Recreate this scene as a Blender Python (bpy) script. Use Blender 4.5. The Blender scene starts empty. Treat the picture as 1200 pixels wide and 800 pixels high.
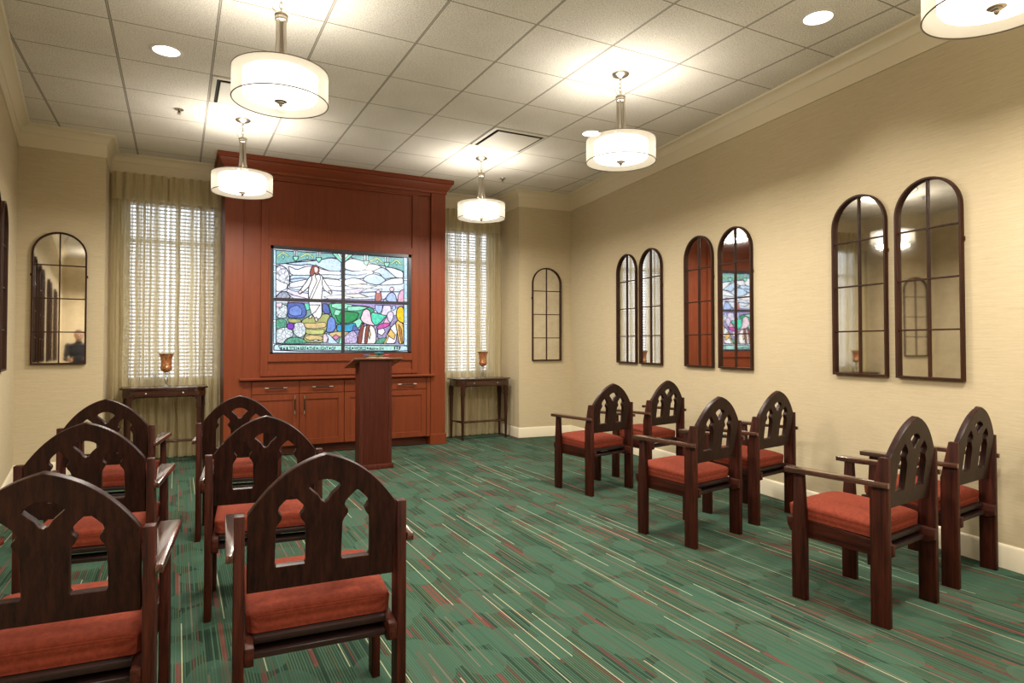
import bpy, bmesh, math, random
from mathutils import Vector, Matrix
random.seed(7)
C = bpy.context.scene.collection
PI = math.pi
H = 3.33
# ---------------------------------------------------------------- materials
def new_mat(name):
    m = bpy.data.materials.new(name); m.use_nodes = True
    nt = m.node_tree; nt.nodes.clear()
    out = nt.nodes.new('ShaderNodeOutputMaterial')
    return m, nt, out
class G:
    """tiny node-graph helper"""
    def __init__(s, name):
        s.m, s.nt, s.out = new_mat(name)
    def n(s, typ, **kw):
        nd = s.nt.nodes.new(typ)
        for k, v in kw.items():
            if k.startswith('i_'):
                key = k[2:]
                key = int(key) if key.isdigit() else key.replace('_', ' ')
                s.put(nd.inputs[key], v)
            else: setattr(nd, k, v)
        return nd
    def put(s, sock, v):
        if isinstance(v, bpy.types.NodeSocket): s.nt.links.new(v, sock)
        elif isinstance(v, bpy.types.Node): s.nt.links.new(v.outputs[0], sock)
        else: sock.default_value = v
    def math(s, op, a, b=0.0, c=None):
        nd = s.nt.nodes.new('ShaderNodeMath'); nd.operation = op
        s.put(nd.inputs[0], a); s.put(nd.inputs[1], b)
        if c is not None: s.put(nd.inputs[2], c)
        return nd.outputs[0]
    def mix(s, f, a, b, blend='MIX'):
        nd = s.nt.nodes.new('ShaderNodeMix'); nd.data_type = 'RGBA'; nd.blend_type = blend
        s.put(nd.inputs[0], f); s.put(nd.inputs[6], a); s.put(nd.inputs[7], b)
        return nd.outputs[2]
    def coord(s, scale=(1,1,1), kind='Object'):
        tc = s.nt.nodes.new('ShaderNodeTexCoord'); mp = s.nt.nodes.new('ShaderNodeMapping')
        s.nt.links.new(tc.outputs[kind], mp.inputs[0]); mp.inputs['Scale'].default_value = scale
        return mp.outputs[0]
    def noise(s, vec, scale=5, detail=3, rough=.5):
        nd = s.nt.nodes.new('ShaderNodeTexNoise'); s.nt.links.new(vec, nd.inputs['Vector'])
        nd.inputs['Scale'].default_value = scale; nd.inputs['Detail'].default_value = detail
        nd.inputs['Roughness'].default_value = rough
        return nd.outputs[0]
    def ramp(s, f, stops, interp='LINEAR'):
        nd = s.nt.nodes.new('ShaderNodeValToRGB'); s.put(nd.inputs[0], f)
        cr = nd.color_ramp; cr.interpolation = interp
        while len(cr.elements) < len(stops): cr.elements.new(.5)
        for e, (p, c) in zip(cr.elements, stops):
            e.position = p; e.color = (*c, 1)
        return nd.outputs[0]
    def bump(s, h, strength=.3, dist=.002):
        nd = s.nt.nodes.new('ShaderNodeBump'); s.put(nd.inputs['Height'], h)
        nd.inputs['Strength'].default_value = strength; nd.inputs['Distance'].default_value = dist
        return nd.outputs[0]
    def pbr(s, color, rough=.5, metal=0., normal=None, coat=0., sheen=0., emis=None, estr=0., spec=.5, trans=0.):
        p = s.nt.nodes.new('ShaderNodeBsdfPrincipled')
        s.put(p.inputs['Base Color'], color if not isinstance(color, tuple) else (*color, 1))
        s.put(p.inputs['Roughness'], rough); s.put(p.inputs['Metallic'], metal)
        p.inputs['Specular IOR Level'].default_value = spec
        if coat: p.inputs['Coat Weight'].default_value = coat; p.inputs['Coat Roughness'].default_value = .15
        if sheen: p.inputs['Sheen Weight'].default_value = sheen
        if trans: p.inputs['Transmission Weight'].default_value = trans
        if normal is not None: s.nt.links.new(normal, p.inputs['Normal'])
        if emis is not None:
            s.put(p.inputs['Emission Color'], emis if not isinstance(emis, tuple) else (*emis, 1)); p.inputs['Emission Strength'].default_value = estr
        s.nt.links.new(p.outputs[0], s.out.inputs[0])
        return p
def flat(name, col, rough=.5, metal=0., **k):
    g = G(name); g.pbr(col, rough, metal, **k); return g.m
def wood(name, dark, light, axis='z', rough=.32, coat=.15, scale=1.0, contrast=1.0, spec=.4):
    g = G(name)
    st = {'x': (1.2, 26, 26), 'y': (26, 1.2, 26), 'z': (26, 26, 1.2)}[axis]
    v = g.coord(tuple(q*scale for q in st))
    n1 = g.noise(v, 2.2, 5, .65)
    v2 = g.coord(tuple(q*scale*5 for q in st)); n2 = g.noise(v2, 3, 2, .5)
    f = g.math('ADD', g.math('MULTIPLY', n1, .75), g.math('MULTIPLY', n2, .25))
    col = g.ramp(f, [(.5-.16/contrast, dark), (.5+.16/contrast, light)])
    g.pbr(col, rough, normal=g.bump(f, .12, .001), coat=coat, spec=spec)
    return g.m
M = {}
CH_D, CH_L = (.008, .002, .0014), (.064, .0135, .0065)
for ax in 'xyz': M['chair_'+ax] = wood('dark chair wood '+ax, CH_D, CH_L, ax, .48, 0, 1.0, 1.2, .18)
M['chair_arm'] = wood('polished armrest wood', (.020, .007, .005), (.085, .028, .017), 'y', .24, .9, 1.0, 1.1, .5)
M['chair_dark'] = wood('shaded underseat wood', (.007, .003, .0025), (.022, .008, .006), 'x', .5, 0, 1, 1, .3)  # near-black tone puts the shade under the seat into the wood colour
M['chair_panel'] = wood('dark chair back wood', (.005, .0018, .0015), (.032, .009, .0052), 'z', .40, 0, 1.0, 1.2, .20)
for ax in 'xz': M['cherry_'+ax] = wood('cherry cabinet wood '+ax, (.125, .024, .0075), (.205, .044, .013), ax, .48, .0, .6, .6, .22)
M['cherry_dark'] = wood('cherry cabinet shadow wood', (.10, .020, .009), (.15, .032, .013), 'x', .45, .05, .6, .6)  # darker cherry copy, shade of the recessed parts put into the colour
M['lectern'] = wood('lectern wood', (.050, .010, .006), (.110, .026, .014), 'z', .5, 0, .8, .8, .18)
M['lectern_top'] = wood('lectern top wood', (.10, .035, .018), (.19, .075, .04), 'x', .3, .2, .8, .8)
M['table'] = wood('dark table wood', (.020, .007, .004), (.065, .022, .010), 'x', .22, .3)
M['table_z'] = wood('dark table leg wood', (.016, .006, .003), (.055, .018, .008), 'z', .45, 0, 1, 1, .18)
def fabric():
    g = G('rust red seat cloth'); v = g.coord((1, 1, 1))
    w1 = g.n('ShaderNodeTexWave', bands_direction='X'); g.put(w1.inputs[0], v); w1.inputs['Scale'].default_value = 160; w1.inputs['Distortion'].default_value = 1.5
    w2 = g.n('ShaderNodeTexWave', bands_direction='Y'); g.put(w2.inputs[0], v); w2.inputs['Scale'].default_value = 160; w2.inputs['Distortion'].default_value = 1.5
    wv = g.math('MULTIPLY', w1.outputs['Fac'], w2.outputs['Fac'])
    nz = g.noise(v, 60, 4, .6)
    f = g.math('ADD', g.math('MULTIPLY', wv, .45), g.math('MULTIPLY', nz, .55))
    col = g.ramp(f, [(.25, (.135, .024, .012)), (.75, (.285, .058, .032))])
    g.pbr(col, .9, normal=g.bump(f, .35, .0015), spec=.12)
    return g.m
M['cushion'] = fabric()
def wallpaper():
    g = G('tan linen wallpaper')
    v = g.coord((3, 3, 90)); n = g.noise(v, 2.2, 4, .6)
    v2 = g.coord((14, 14, 300)); n2 = g.noise(v2, 2, 2, .5)
    f = g.math('ADD', g.math('MULTIPLY', n, .6), g.math('MULTIPLY', n2, .4))
    col = g.ramp(f, [(.3, (.455, .370, .228)), (.7, (.585, .485, .325))])
    g.pbr(col, .75, normal=g.bump(f, .25, .0015), spec=.3)
    return g.m
M['wall'] = wallpaper()
M['trim'] = flat('cream painted moulding', (.68, .59, .42), .42)
M['base'] = flat('cream painted baseboard', (.74, .66, .50), .4)
def ceiling_mat():
    g = G('acoustic ceiling tiles')
    tc = g.nt.nodes.new('ShaderNodeTexCoord'); sp = g.nt.nodes.new('ShaderNodeSeparateXYZ'); g.put(sp.inputs[0], tc.outputs['Object'])
    S = .6096
    def edge(o, off):
        t = g.math('DIVIDE', g.math('SUBTRACT', o, off), S)
        fr = g.math('FRACT', g.math('ADD', t, 100.5))
        return g.math('MULTIPLY', g.math('ABSOLUTE', g.math('SUBTRACT', fr, .5)), S)   # metres from nearest bar centre
    ex = edge(sp.outputs[0], -1.005); ey = edge(sp.outputs[1], 3.49)
    barx = g.math('LESS_THAN', ex, .0045); darkx = g.math('LESS_THAN', ex, .0085)
    bary = g.math('LESS_THAN', ey, .005)
    v = g.coord((1, 1, 1)); n = g.noise(v, 130, 3, .7); n2 = g.noise(v, 2.0, 2)
    f = g.math('ADD', g.math('MULTIPLY', n, .85), g.math('MULTIPLY', n2, .15))
    tile = g.ramp(f, [(.40, (.52, .49, .44)), (.50, (.76, .72, .65)), (.64, (.86, .82, .75))])
    c = g.mix(bary, tile, (.30, .255, .19, 1))
    c = g.mix(darkx, c, (.20, .175, .14, 1))  # shadow edge beside the bars painted as a dark line
    c = g.mix(barx, c, (.42, .39, .34, 1))
    g.pbr(c, .9, normal=g.bump(n, .35, .002), spec=.2)
    return g.m
M['ceiling'] = ceiling_mat()
def carpet():
    g = G('striped green carpet')
    tc = g.nt.nodes.new('ShaderNodeTexCoord'); sp = g.nt.nodes.new('ShaderNodeSeparateXYZ'); g.put(sp.inputs[0], tc.outputs['Object'])
    x, y = sp.outputs[0], sp.outputs[1]
    def rnd1(v, seed):
        nd = g.nt.nodes.new('ShaderNodeTexWhiteNoise'); nd.noise_dimensions = '1D'
        g.put(nd.inputs['W'], g.math('ADD', v, seed)); return nd.outputs[0]
    def rnd2(a, b, seed):
        nd = g.nt.nodes.new('ShaderNodeTexWhiteNoise'); nd.noise_dimensions = '2D'
        cb = g.nt.nodes.new('ShaderNodeCombineXYZ'); g.put(cb.inputs[0], g.math('ADD', a, seed)); g.put(cb.inputs[1], b)
        g.put(nd.inputs['Vector'], cb.outputs[0]); return nd.outputs[0]
    def cells(w, L, seed):
        ci = g.math('FLOOR', g.math('DIVIDE', x, w)); cf = g.math('FRACT', g.math('DIVIDE', x, w))
        yy = g.math('ADD', g.math('DIVIDE', y, L), g.math('MULTIPLY', rnd1(ci, seed), 17.3))
        yi = g.math('FLOOR', yy)
        return ci, cf, rnd2(ci, yi, seed)
    # fine stripes
    ci, cf, r = cells(.0105, .55, 3.1)
    v = g.coord((1, 1, 1))
    nz = g.noise(g.coord((1, 1, 1)), 420, 2, .7)
    base = g.ramp(r, [(0, (.027, .063, .037)), (.25, (.038, .079, .048)), (.52, (.014, .034, .022)), (.64, (.052, .066, .032)), (.78, (.030, .068, .039)), (.90, (.078, .032, .025))], 'CONSTANT')
    gap = g.math('LESS_THAN', cf, .34)
    c = g.mix(g.math('MULTIPLY', gap, .85), base, (.006, .022, .014, 1))
    # red blocks
    ci2, cf2, r2 = cells(.024, .36, 11.7)
    red = g.math('MULTIPLY', g.math('LESS_THAN', r2, .09), g.math('GREATER_THAN', cf2, .25))
    c = g.mix(g.math('MULTIPLY', red, .7), c, (.120, .024, .020, 1))
    # round solid spots
    def spots(sx, sy, seed, th):
        mp = g.coord((sx, sy, 1)); ad = g.nt.nodes.new('ShaderNodeVectorMath'); g.put(ad.inputs[0], mp); ad.inputs[1].default_value = (seed, seed*.7, 0)
        fl = g.nt.nodes.new('ShaderNodeTexVoronoi'); fl.voronoi_dimensions = '2D'; g.put(fl.inputs['Vector'], ad.outputs[0]); fl.inputs['Scale'].default_value = 1; fl.inputs['Randomness'].default_value = .85
        return g.math('LESS_THAN', fl.outputs['Distance'], th)
    sA = spots(3.9, 3.2, 2.0, .34); sB = spots(2.6, 1.7, 9.3, .25)
    sp_ = g.math('MAXIMUM', sA, sB)
    c = g.mix(g.math('MULTIPLY', sp_, .62), c, (.033, .080, .051, 1))
    # broad tone
    n3 = g.noise(g.coord((1, 1, 1)), 1.6, 2)
    # cream lines
    ci3, cf3, r3 = cells(.058, .72, 23.9)
    ln = g.math('MULTIPLY', g.math('LESS_THAN', r3, .20), g.math('LESS_THAN', g.math('ABSOLUTE', g.math('SUBTRACT', cf3, .5)), .034))
    c = g.mix(g.math('MULTIPLY', ln, .75), c, (.36, .36, .22, 1))
    ci4, cf4, r4 = cells(.047, .5, 37.2)
    ln2 = g.math('MULTIPLY', g.math('LESS_THAN', r4, .22), g.math('LESS_THAN', g.math('ABSOLUTE', g.math('SUBTRACT', cf4, .5)), .07))
    c = g.mix(g.math('MULTIPLY', ln2, .5), c, (.16, .10, .07, 1))
    c = g.mix(.55, c, g.ramp(nz, [(.3, (.25, .25, .25)), (.7, (1, 1, 1))]), 'MULTIPLY')
    hs = g.n('ShaderNodeHueSaturation'); hs.inputs['Saturation'].default_value = .90; hs.inputs['Value'].default_value = 1.5; g.put(hs.inputs['Color'], c); c = hs.outputs[0]
    g.pbr(c, .95, normal=g.bump(nz, .6, .003), spec=.1)
    return g.m
M['carpet'] = carpet()
def mirror():
    g = G('antique mirror'); v = g.coord((1, 1, 1)); n = g.noise(v, 9, 4, .6)
    col = g.ramp(n, [(.3, (.76, .74, .70)), (.7, (.90, .88, .84))])
    g.pbr(col, .03, 1.0); return g.m
M['mirror'] = mirror()
M['mirror_frame'] = wood('aged bronze mirror frame', (.012, .005, .003), (.062, .022, .009), 'z', .45, 0, .5, .6, .15)
M['nickel'] = flat('brushed nickel', (.52, .47, .40), .28, 1.0)
M['nickel_dark'] = flat('dark nickel ring', (.16, .13, .10), .35, 1.0)
M['bronze'] = flat('dark bronze handle', (.018, .013, .010), .45, 0, spec=.3)
M['black'] = flat('black painted metal', (.018, .017, .020), .35, .2)
M['white_metal'] = flat('white painted metal', (.72, .68, .60), .5)
M['dark_gap'] = flat('dark void', (.02, .017, .013), .9)
def emit(name, col, s):
    g = G(name); e = g.n('ShaderNodeEmission'); e.inputs[0].default_value = (*col, 1); e.inputs[1].default_value = s
    g.put(g.out.inputs[0], e.outputs[0]); return g.m
M['bulb'] = emit('glowing diffuser', (1., .93, .81), 3.6)
M['can'] = emit('downlight lens', (.98, .97, 1.0), 4.0)
def sheer(name, col, transp, emi=0.0):
    g = G(name)
    t = g.n('ShaderNodeBsdfTransparent'); tl = g.n('ShaderNodeBsdfTranslucent'); d = g.n('ShaderNodeBsdfDiffuse')
    tl.inputs[0].default_value = (*col, 1); d.inputs[0].default_value = (*col, 1)
    a = g.n('ShaderNodeMixShader', i_0=.5); g.put(a.inputs[1], d.outputs[0]); g.put(a.inputs[2], tl.outputs[0])
    b = g.n('ShaderNodeMixShader', i_0=transp); g.put(b.inputs[1], a.outputs[0]); g.put(b.inputs[2], t.outputs[0])
    g.put(g.out.inputs[0], b.outputs[0]); return g.m
M['shade'] = sheer('sheer organza lampshade', (.97, .92, .80), .38)
def curtain():
    g = G('sheer tan curtain')
    tc = g.nt.nodes.new('ShaderNodeTexCoord'); sp = g.nt.nodes.new('ShaderNodeSeparateXYZ'); g.put(sp.inputs[0], tc.outputs['Object'])
    v = g.coord((160, 160, 14)); n = g.noise(v, 2, 3, .6)
    v2 = g.coord((30, 30, 260)); n2 = g.noise(v2, 2, 2, .6)
    f = g.math('ADD', g.math('MULTIPLY', n, .5), g.math('MULTIPLY', n2, .5))
    col = g.ramp(f, [(.3, (.58, .49, .29)), (.7, (.80, .70, .46))])
    t = g.n('ShaderNodeBsdfTransparent'); tl = g.n('ShaderNodeBsdfTranslucent'); d = g.n('ShaderNodeBsdfDiffuse')
    g.put(tl.inputs[0], col); g.put(d.inputs[0], col)
    at0 = g.n('ShaderNodeAttribute', attribute_name='dens_shade')
    col = g.mix(g.math('MULTIPLY', at0.outputs['Fac'], .30), col, (.42, .34, .19, 1))  # fold shading darkened into the cloth colour in bands
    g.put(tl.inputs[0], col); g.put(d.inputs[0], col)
    a = g.n('ShaderNodeMixShader', i_0=.45); g.put(a.inputs[1], d.outputs[0]); g.put(a.inputs[2], tl.outputs[0])
    lw = g.n('ShaderNodeLayerWeight'); lw.inputs[0].default_value = .5
    face = g.math('SUBTRACT', 1.0, lw.outputs['Facing'])
    op = g.math('MULTIPLY', g.math('POWER', face, 1.2), .46)
    op = g.math('MULTIPLY', op, g.math('ADD', .55, g.math('MULTIPLY', f, .9)))
    hem = g.math('LESS_THAN', sp.outputs[2], 2.82)          # doubled header opaque; extended to the window top in place of a lit wall
    op = g.math('MULTIPLY', op, hem)
    at = g.n('ShaderNodeAttribute', attribute_name='dens_shade')
    op = g.math('MULTIPLY', op, g.math('SUBTRACT', 1.0, g.math('MULTIPLY', at.outputs['Fac'], .97)))
    b = g.n('ShaderNodeMixShader'); g.put(b.inputs[0], op); g.put(b.inputs[1], a.outputs[0]); g.put(b.inputs[2], t.outputs[0])
    g.put(g.out.inputs[0], b.outputs[0]); return g.m
M['curtain'] = curtain()
M['blind'] = flat('white blind slats', (.62, .60, .58), .5)
M['sill'] = flat('white window frame', (.75, .73, .70), .4)
def glass(name, tint, rough=.02, mixf=.85):
    g = G(name); t = g.n('ShaderNodeBsdfTransparent'); t.inputs[0].default_value = (*tint, 1)
    gl = g.n('ShaderNodeBsdfGlossy'); gl.inputs['Roughness'].default_value = rough
    b = g.n('ShaderNodeMixShader', i_0=mixf); g.put(b.inputs[1], gl.outputs[0]); g.put(b.inputs[2], t.outputs[0])
    g.put(g.out.inputs[0], b.outputs[0]); return g.m
M['pane'] = glass('clear window pane', (.97, .98, 1.0), .01, .93)
M['clear'] = glass('clear stem glass', (.86, .87, .86), .05, .62)
def amber():
    g = G('amber mercury glass'); v = g.coord((1, 1, 1)); n = g.noise(v, 45, 4, .65)
    col = g.ramp(n, [(.3, (.22, .065, .022)), (.55, (.40, .16, .06)), (.75, (.62, .38, .20))])
    g.pbr(col, .22, .35, emis=col, estr=.05, coat=.5); return g.m  # slight emission adds a painted glow to unlit glass
M['amber'] = amber()

# ---------------------------------------------------------------- mesh helpers
def finish(name, me, m, parent=None, smooth=40):
    o = bpy.data.objects.new(name, me); C.objects.link(o)
    if m is not None:
        me.materials.clear(); me.materials.append(m)
    if smooth:
        me.shade_smooth(); me.set_sharp_from_angle(angle=math.radians(smooth))
    if parent is not None: o.parent = parent
    return o
def obj(name, bm, m, parent=None, smooth=40):
    bmesh.ops.recalc_face_normals(bm, faces=bm.faces[:])
    me = bpy.data.meshes.new(name); bm.to_mesh(me); bm.free()
    return finish(name, me, m, parent, smooth)
def tag(o, label, cat, group=None):
    o['label'] = label; o['category'] = cat
    if group: o['group'] = group
    return o
def thing(name, label, cat, loc=(0, 0, 0), rz=0, group=None):
    o = bpy.data.objects.new(name, None); C.objects.link(o)
    o.location = loc; o.rotation_euler = (0, 0, rz); o.empty_display_size = .1
    return tag(o, label, cat, group)
def struct(name, bm, m, parent=None, smooth=40):
    o = obj(name, bm, m, parent, smooth)
    if parent is None: o['kind'] = 'structure'
    return o
def B(): return bmesh.new()
def box(bm, x0, x1, y0, y1, z0, z1, bev=0.0, seg=2):
    vs = [bm.verts.new(p) for p in ((x0,y0,z0),(x1,y0,z0),(x1,y1,z0),(x0,y1,z0),(x0,y0,z1),(x1,y0,z1),(x1,y1,z1),(x0,y1,z1))]
    fs = [bm.faces.new([vs[i] for i in f]) for f in ((3,2,1,0),(4,5,6,7),(0,1,5,4),(1,2,6,5),(2,3,7,6),(3,0,4,7))]
    if bev:
        es = list({e for f in fs for e in f.edges})
        bmesh.ops.bevel(bm, geom=es, offset=bev, segments=seg, profile=.5, affect='EDGES')
    return bm
def prism(bm, pts, axis, a0, a1, bev=0.0):
    """extrude a 2D polygon: axis 'x' -> pts are (y,z); 'y' -> (x,z); 'z' -> (x,y)"""
    def P(p, a): return {'x': (a, p[0], p[1]), 'y': (p[0], a, p[1]), 'z': (p[0], p[1], a)}[axis]
    A = [bm.verts.new(P(p, a0)) for p in pts]; Bv = [bm.verts.new(P(p, a1)) for p in pts]
    fs = [bm.faces.new(A), bm.faces.new(Bv[::-1])]
    n = len(pts)
    for i in range(n): fs.append(bm.faces.new((A[i], Bv[i], Bv[(i+1) % n], A[(i+1) % n])))
    if bev:
        es = list({e for f in fs for e in f.edges})
        bmesh.ops.bevel(bm, geom=es, offset=bev, segments=2, profile=.5, affect='EDGES')
    return bm
def lathe(bm, prof, cx=0, cy=0, n=32, close=False):
    rings = []
    for r, z in prof:
        if r < 1e-5: rings.append([bm.verts.new((cx, cy, z))])
        else: rings.append([bm.verts.new((cx+r*math.cos(2*PI*k/n), cy+r*math.sin(2*PI*k/n), z)) for k in range(n)])
    pairs = list(zip(rings, rings[1:]))
    if close: pairs.append((rings[-1], rings[0]))
    for a, b in pairs:
        for k in range(n):
            j = (k+1) % n
            if len(a) == 1 and len(b) == 1: continue
            if len(a) == 1: bm.faces.new((a[0], b[k], b[j]))
            elif len(b) == 1: bm.faces.new((a[k], a[j], b[0]))
            else: bm.faces.new((a[k], a[j], b[j], b[k]))
    return bm
def tube(bm, pts, r, n=8, closed=False):
    pts = [Vector(p) for p in pts]; N = len(pts); rings = []
    up = Vector((0, 0, 1))
    for i, p in enumerate(pts):
        t = (pts[(i+1) % N]-pts[i-1]) if closed else (pts[min(i+1, N-1)]-pts[max(i-1, 0)])
        t.normalize()
        ref = up if abs(t.dot(up)) < .95 else Vector((1, 0, 0))
        a = t.cross(ref).normalized(); b = t.cross(a).normalized()
        rr = r[i] if isinstance(r, (list, tuple)) else r
        rings.append([bm.verts.new(p+rr*(math.cos(2*PI*k/n)*a+math.sin(2*PI*k/n)*b)) for k in range(n)])
    rng = range(N) if closed else range(N-1)
    for i in rng:
        A, D = rings[i], rings[(i+1) % N]
        for k in range(n): bm.faces.new((A[k], A[(k+1) % n], D[(k+1) % n], D[k]))
    if not closed: bm.faces.new(rings[0]); bm.faces.new(rings[-1][::-1])
    return bm
def plate_mesh(name, loops, thick, bev, xf):
    """flat plate with holes cut out (loops[0] outer, others holes) of the given thickness, mapped by xf"""
    cu = bpy.data.curves.new(name, 'CURVE'); cu.dimensions = '2D'; cu.fill_mode = 'BOTH'
    cu.extrude = thick/2-bev; cu.bevel_depth = bev; cu.bevel_resolution = 1; cu.offset = -bev
    for lp in loops:
        s = cu.splines.new('POLY'); s.points.add(len(lp)-1); s.use_cyclic_u = True
        for p, q in zip(s.points, lp): p.co = (q[0], q[1], 0, 1)
    o = bpy.data.objects.new(name, cu); C.objects.link(o); bpy.context.view_layer.update()
    me = bpy.data.meshes.new_from_object(o.evaluated_get(bpy.context.evaluated_depsgraph_get()))
    bpy.data.objects.remove(o); bpy.data.curves.remove(cu)
    me.transform(xf); me.name = name
    return me
XZ = Matrix(((1, 0, 0, 0), (0, 0, -1, 0), (0, 1, 0, 0), (0, 0, 0, 1)))     # (x,y,z)->(x,-z,y)
def dup(root, loc, rz, label, group=None):
    r = root.copy(); C.objects.link(r); r.location = loc; r.rotation_euler = (0, 0, rz); r['label'] = label
    if group: r['group'] = group
    for ch in list(root.children):
        c = ch.copy(); C.objects.link(c); c.parent = r
        for gch in ch.children:
            d = gch.copy(); C.objects.link(d); d.parent = c
    return r
R = math.radians
PUP, PDN, PCAN, WORLD, EXPO = 8, 44, 28, 2.7, 0.30
# ---------------------------------------------------------------- room plan (splayed side walls, window alcoves at the far end)
CR = Vector((4.845, 7.35)); ER = Vector((4.07, 7.44)); AR = Vector((4.085, 8.05))
CL = Vector((-1.33, 7.34)); EL = Vector((-.645, 7.417)); AL = Vector((-.66, 8.05))
YB = -2.2
sr, sl = .1306, .1125
NR = Vector((CR.x-sr*(CR.y-YB), YB)); NL = Vector((CL.x+sl*(CL.y-YB), YB))
BX = .445; BX2 = 3.005            # cabinet sides
T = .12
def wall_quad(name, p, q, z0, z1, out):
    """straight wall slab from p to q, thickness T to the outside (out = outward normal sign)"""
    d = (q-p).normalized(); n = Vector((d.y, -d.x))*out*T
    bm = B(); prism(bm, [tuple(p), tuple(q), tuple(q+n), tuple(p+n)], 'z', z0, z1)
    return struct(name, bm, M['wall'], smooth=0)
wall_quad('wall_right', NR, CR, 0, H, 1)
wall_quad('wall_left', NL, CL, 0, H, -1)
wall_quad('wall_back_right', CR, ER, 0, H, 1)
wall_quad('wall_back_left', CL, EL, 0, H, -1)
wall_quad('wall_alcove_right', ER, AR, 0, H, 1)
wall_quad('wall_alcove_left', EL, AL, 0, H, -1)
wall_quad('wall_rear', NL+Vector((-T, 0)), NR+Vector((T, 0)), 0, H, 1)
# back wall with two window openings
WIN = [(-.52, .42, .84, 2.87), (3.03, 3.97, .84, 2.87)]
bm = B(); xs = [-.80, WIN[0][0], WIN[0][1], WIN[1][0], WIN[1][1], 4.22]
for i in range(5):
    if i in (1, 3):
        w = WIN[0 if i == 1 else 1]
        box(bm, xs[i], xs[i+1], 8.05, 8.17, 0, w[2]); box(bm, xs[i], xs[i+1], 8.05, 8.17, w[3], H)
    else: box(bm, xs[i], xs[i+1], 8.05, 8.17, 0, H)
struct('wall_back', bm, M['wall'], smooth=0)
bm = B(); box(bm, -1.7, 5.1, YB-.15, 8.2, -.06, 0); struct('floor', bm, M['carpet'], smooth=0)
bm = B(); box(bm, -1.7, 5.1, YB-.15, 8.2, H, H+.08); struct('ceiling', bm, M['ceiling'], smooth=0)
# mouldings swept round the room with mitred corners
PATH = [NL, CL, EL, AL, Vector((BX, 8.05)), Vector((BX2, 8.05)), AR, ER, CR, NR]
def mitre(i, off):
    p = PATH[i]
    def nrm(a, b): d = (b-a).normalized(); return Vector((d.y, -d.x))     # inward (room lies to the right of travel)
    ns = []
    if i > 0: ns.append(nrm(PATH[i-1], p))
    if i < len(PATH)-1: ns.append(nrm(p, PATH[i+1]))
    if len(ns) == 1: return p+ns[0]*off
    b = (ns[0]+ns[1]); b.normalize(); return p+b*(off/max(.2, b.dot(ns[0])))
def sweep(name, i, prof, m):
    bm = B(); A = []; D = []
    for off, z in prof:
        a = mitre(i, off); d = mitre(i+1, off)
        A.append(bm.verts.new((a.x, a.y, z))); D.append(bm.verts.new((d.x, d.y, z)))
    n = len(prof)
    bm.faces.new(A); bm.faces.new(D[::-1])
    for k in range(n): bm.faces.new((A[k], D[k], D[(k+1) % n], A[(k+1) % n]))
    return struct(name, bm, m, smooth=30)
crown = [(0.0, H-.215), (.010, H-.215), (.010, H-.085), (.018, H-.078), (.024, H-.060), (.040, H-.035), (.062, H-.020), (.082, H-.014), (.090, H-.0005), (0.0, H-.0005)]
basep = [(0.0, 0.0), (.014, 0.0), (.014, .118), (.009, .130), (.005, .134), (0.0, .134)]
segs = [0, 1, 2, 3, 5, 6, 7, 8]
bn = {0: 'left', 1: 'back_left', 2: 'alcove_left', 3: 'left_window', 5: 'right_window', 6: 'alcove_right', 7: 'back_right', 8: 'right'}
for k, i in enumerate(segs):
    sweep('trim_%d' % (k+1), i, crown, M['trim'])
    sweep('baseboard_'+bn[i], i, basep, M['base'])
# windows
for wi, (x0, x1, z0, z1) in enumerate(WIN):
    bm = B()
    for a in ((x0, x0+.05, z0, z1), (x1-.05, x1, z0, z1), (x0, x1, z0, z0+.05), (x0, x1, z1-.05, z1), (x0, x1, 2.39, 2.43)):
        box(bm, a[0], a[1], 8.11, 8.16, a[2], a[3])
    w = struct('window_%d' % (wi+1), bm, M['sill'], smooth=0)
    bm = B(); box(bm, x0+.04, x1-.04, 8.13, 8.136, z0+.04, z1-.04); obj('pane', bm, M['pane'], w, 0)
    # venetian blind in front of the glass
    side = ('left', 'right')[wi]
    b = thing('window_blind', 'white horizontal-slat blind behind the sheer curtains of the %s window' % ('left-hand' if wi == 0 else 'right-hand'), 'blind', ((x0+x1)/2, 8.078, z1-.003), 0, 'window blinds')
    hw = (x1-x0)/2-.012
    bm = B(); box(bm, -hw, hw, -.02, .02, -.045, 0); obj('head_rail', bm, M['blind'], b)
    bm = B(); z = -.065
    while z > z0-z1+.04:
        vs = [(-hw, -.016, z-.011), (hw, -.016, z-.011), (hw, .016, z+.011), (-hw, .016, z+.011)]
        f = [bm.verts.new(v) for v in vs]; bm.faces.new(f)
        z -= .040
    for lx in (-.28, .28):
        box(bm, lx-.012, lx+.012, -.019, -.017, z0-z1+.03, -.04)
    o = obj('slats', bm, M['blind'], b, 0)
    bm = B(); box(bm, -hw, hw, -.014, .014, z0-z1+.008, z0-z1+.030); obj('bottom_rail', bm, M['blind'], b)
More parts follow.
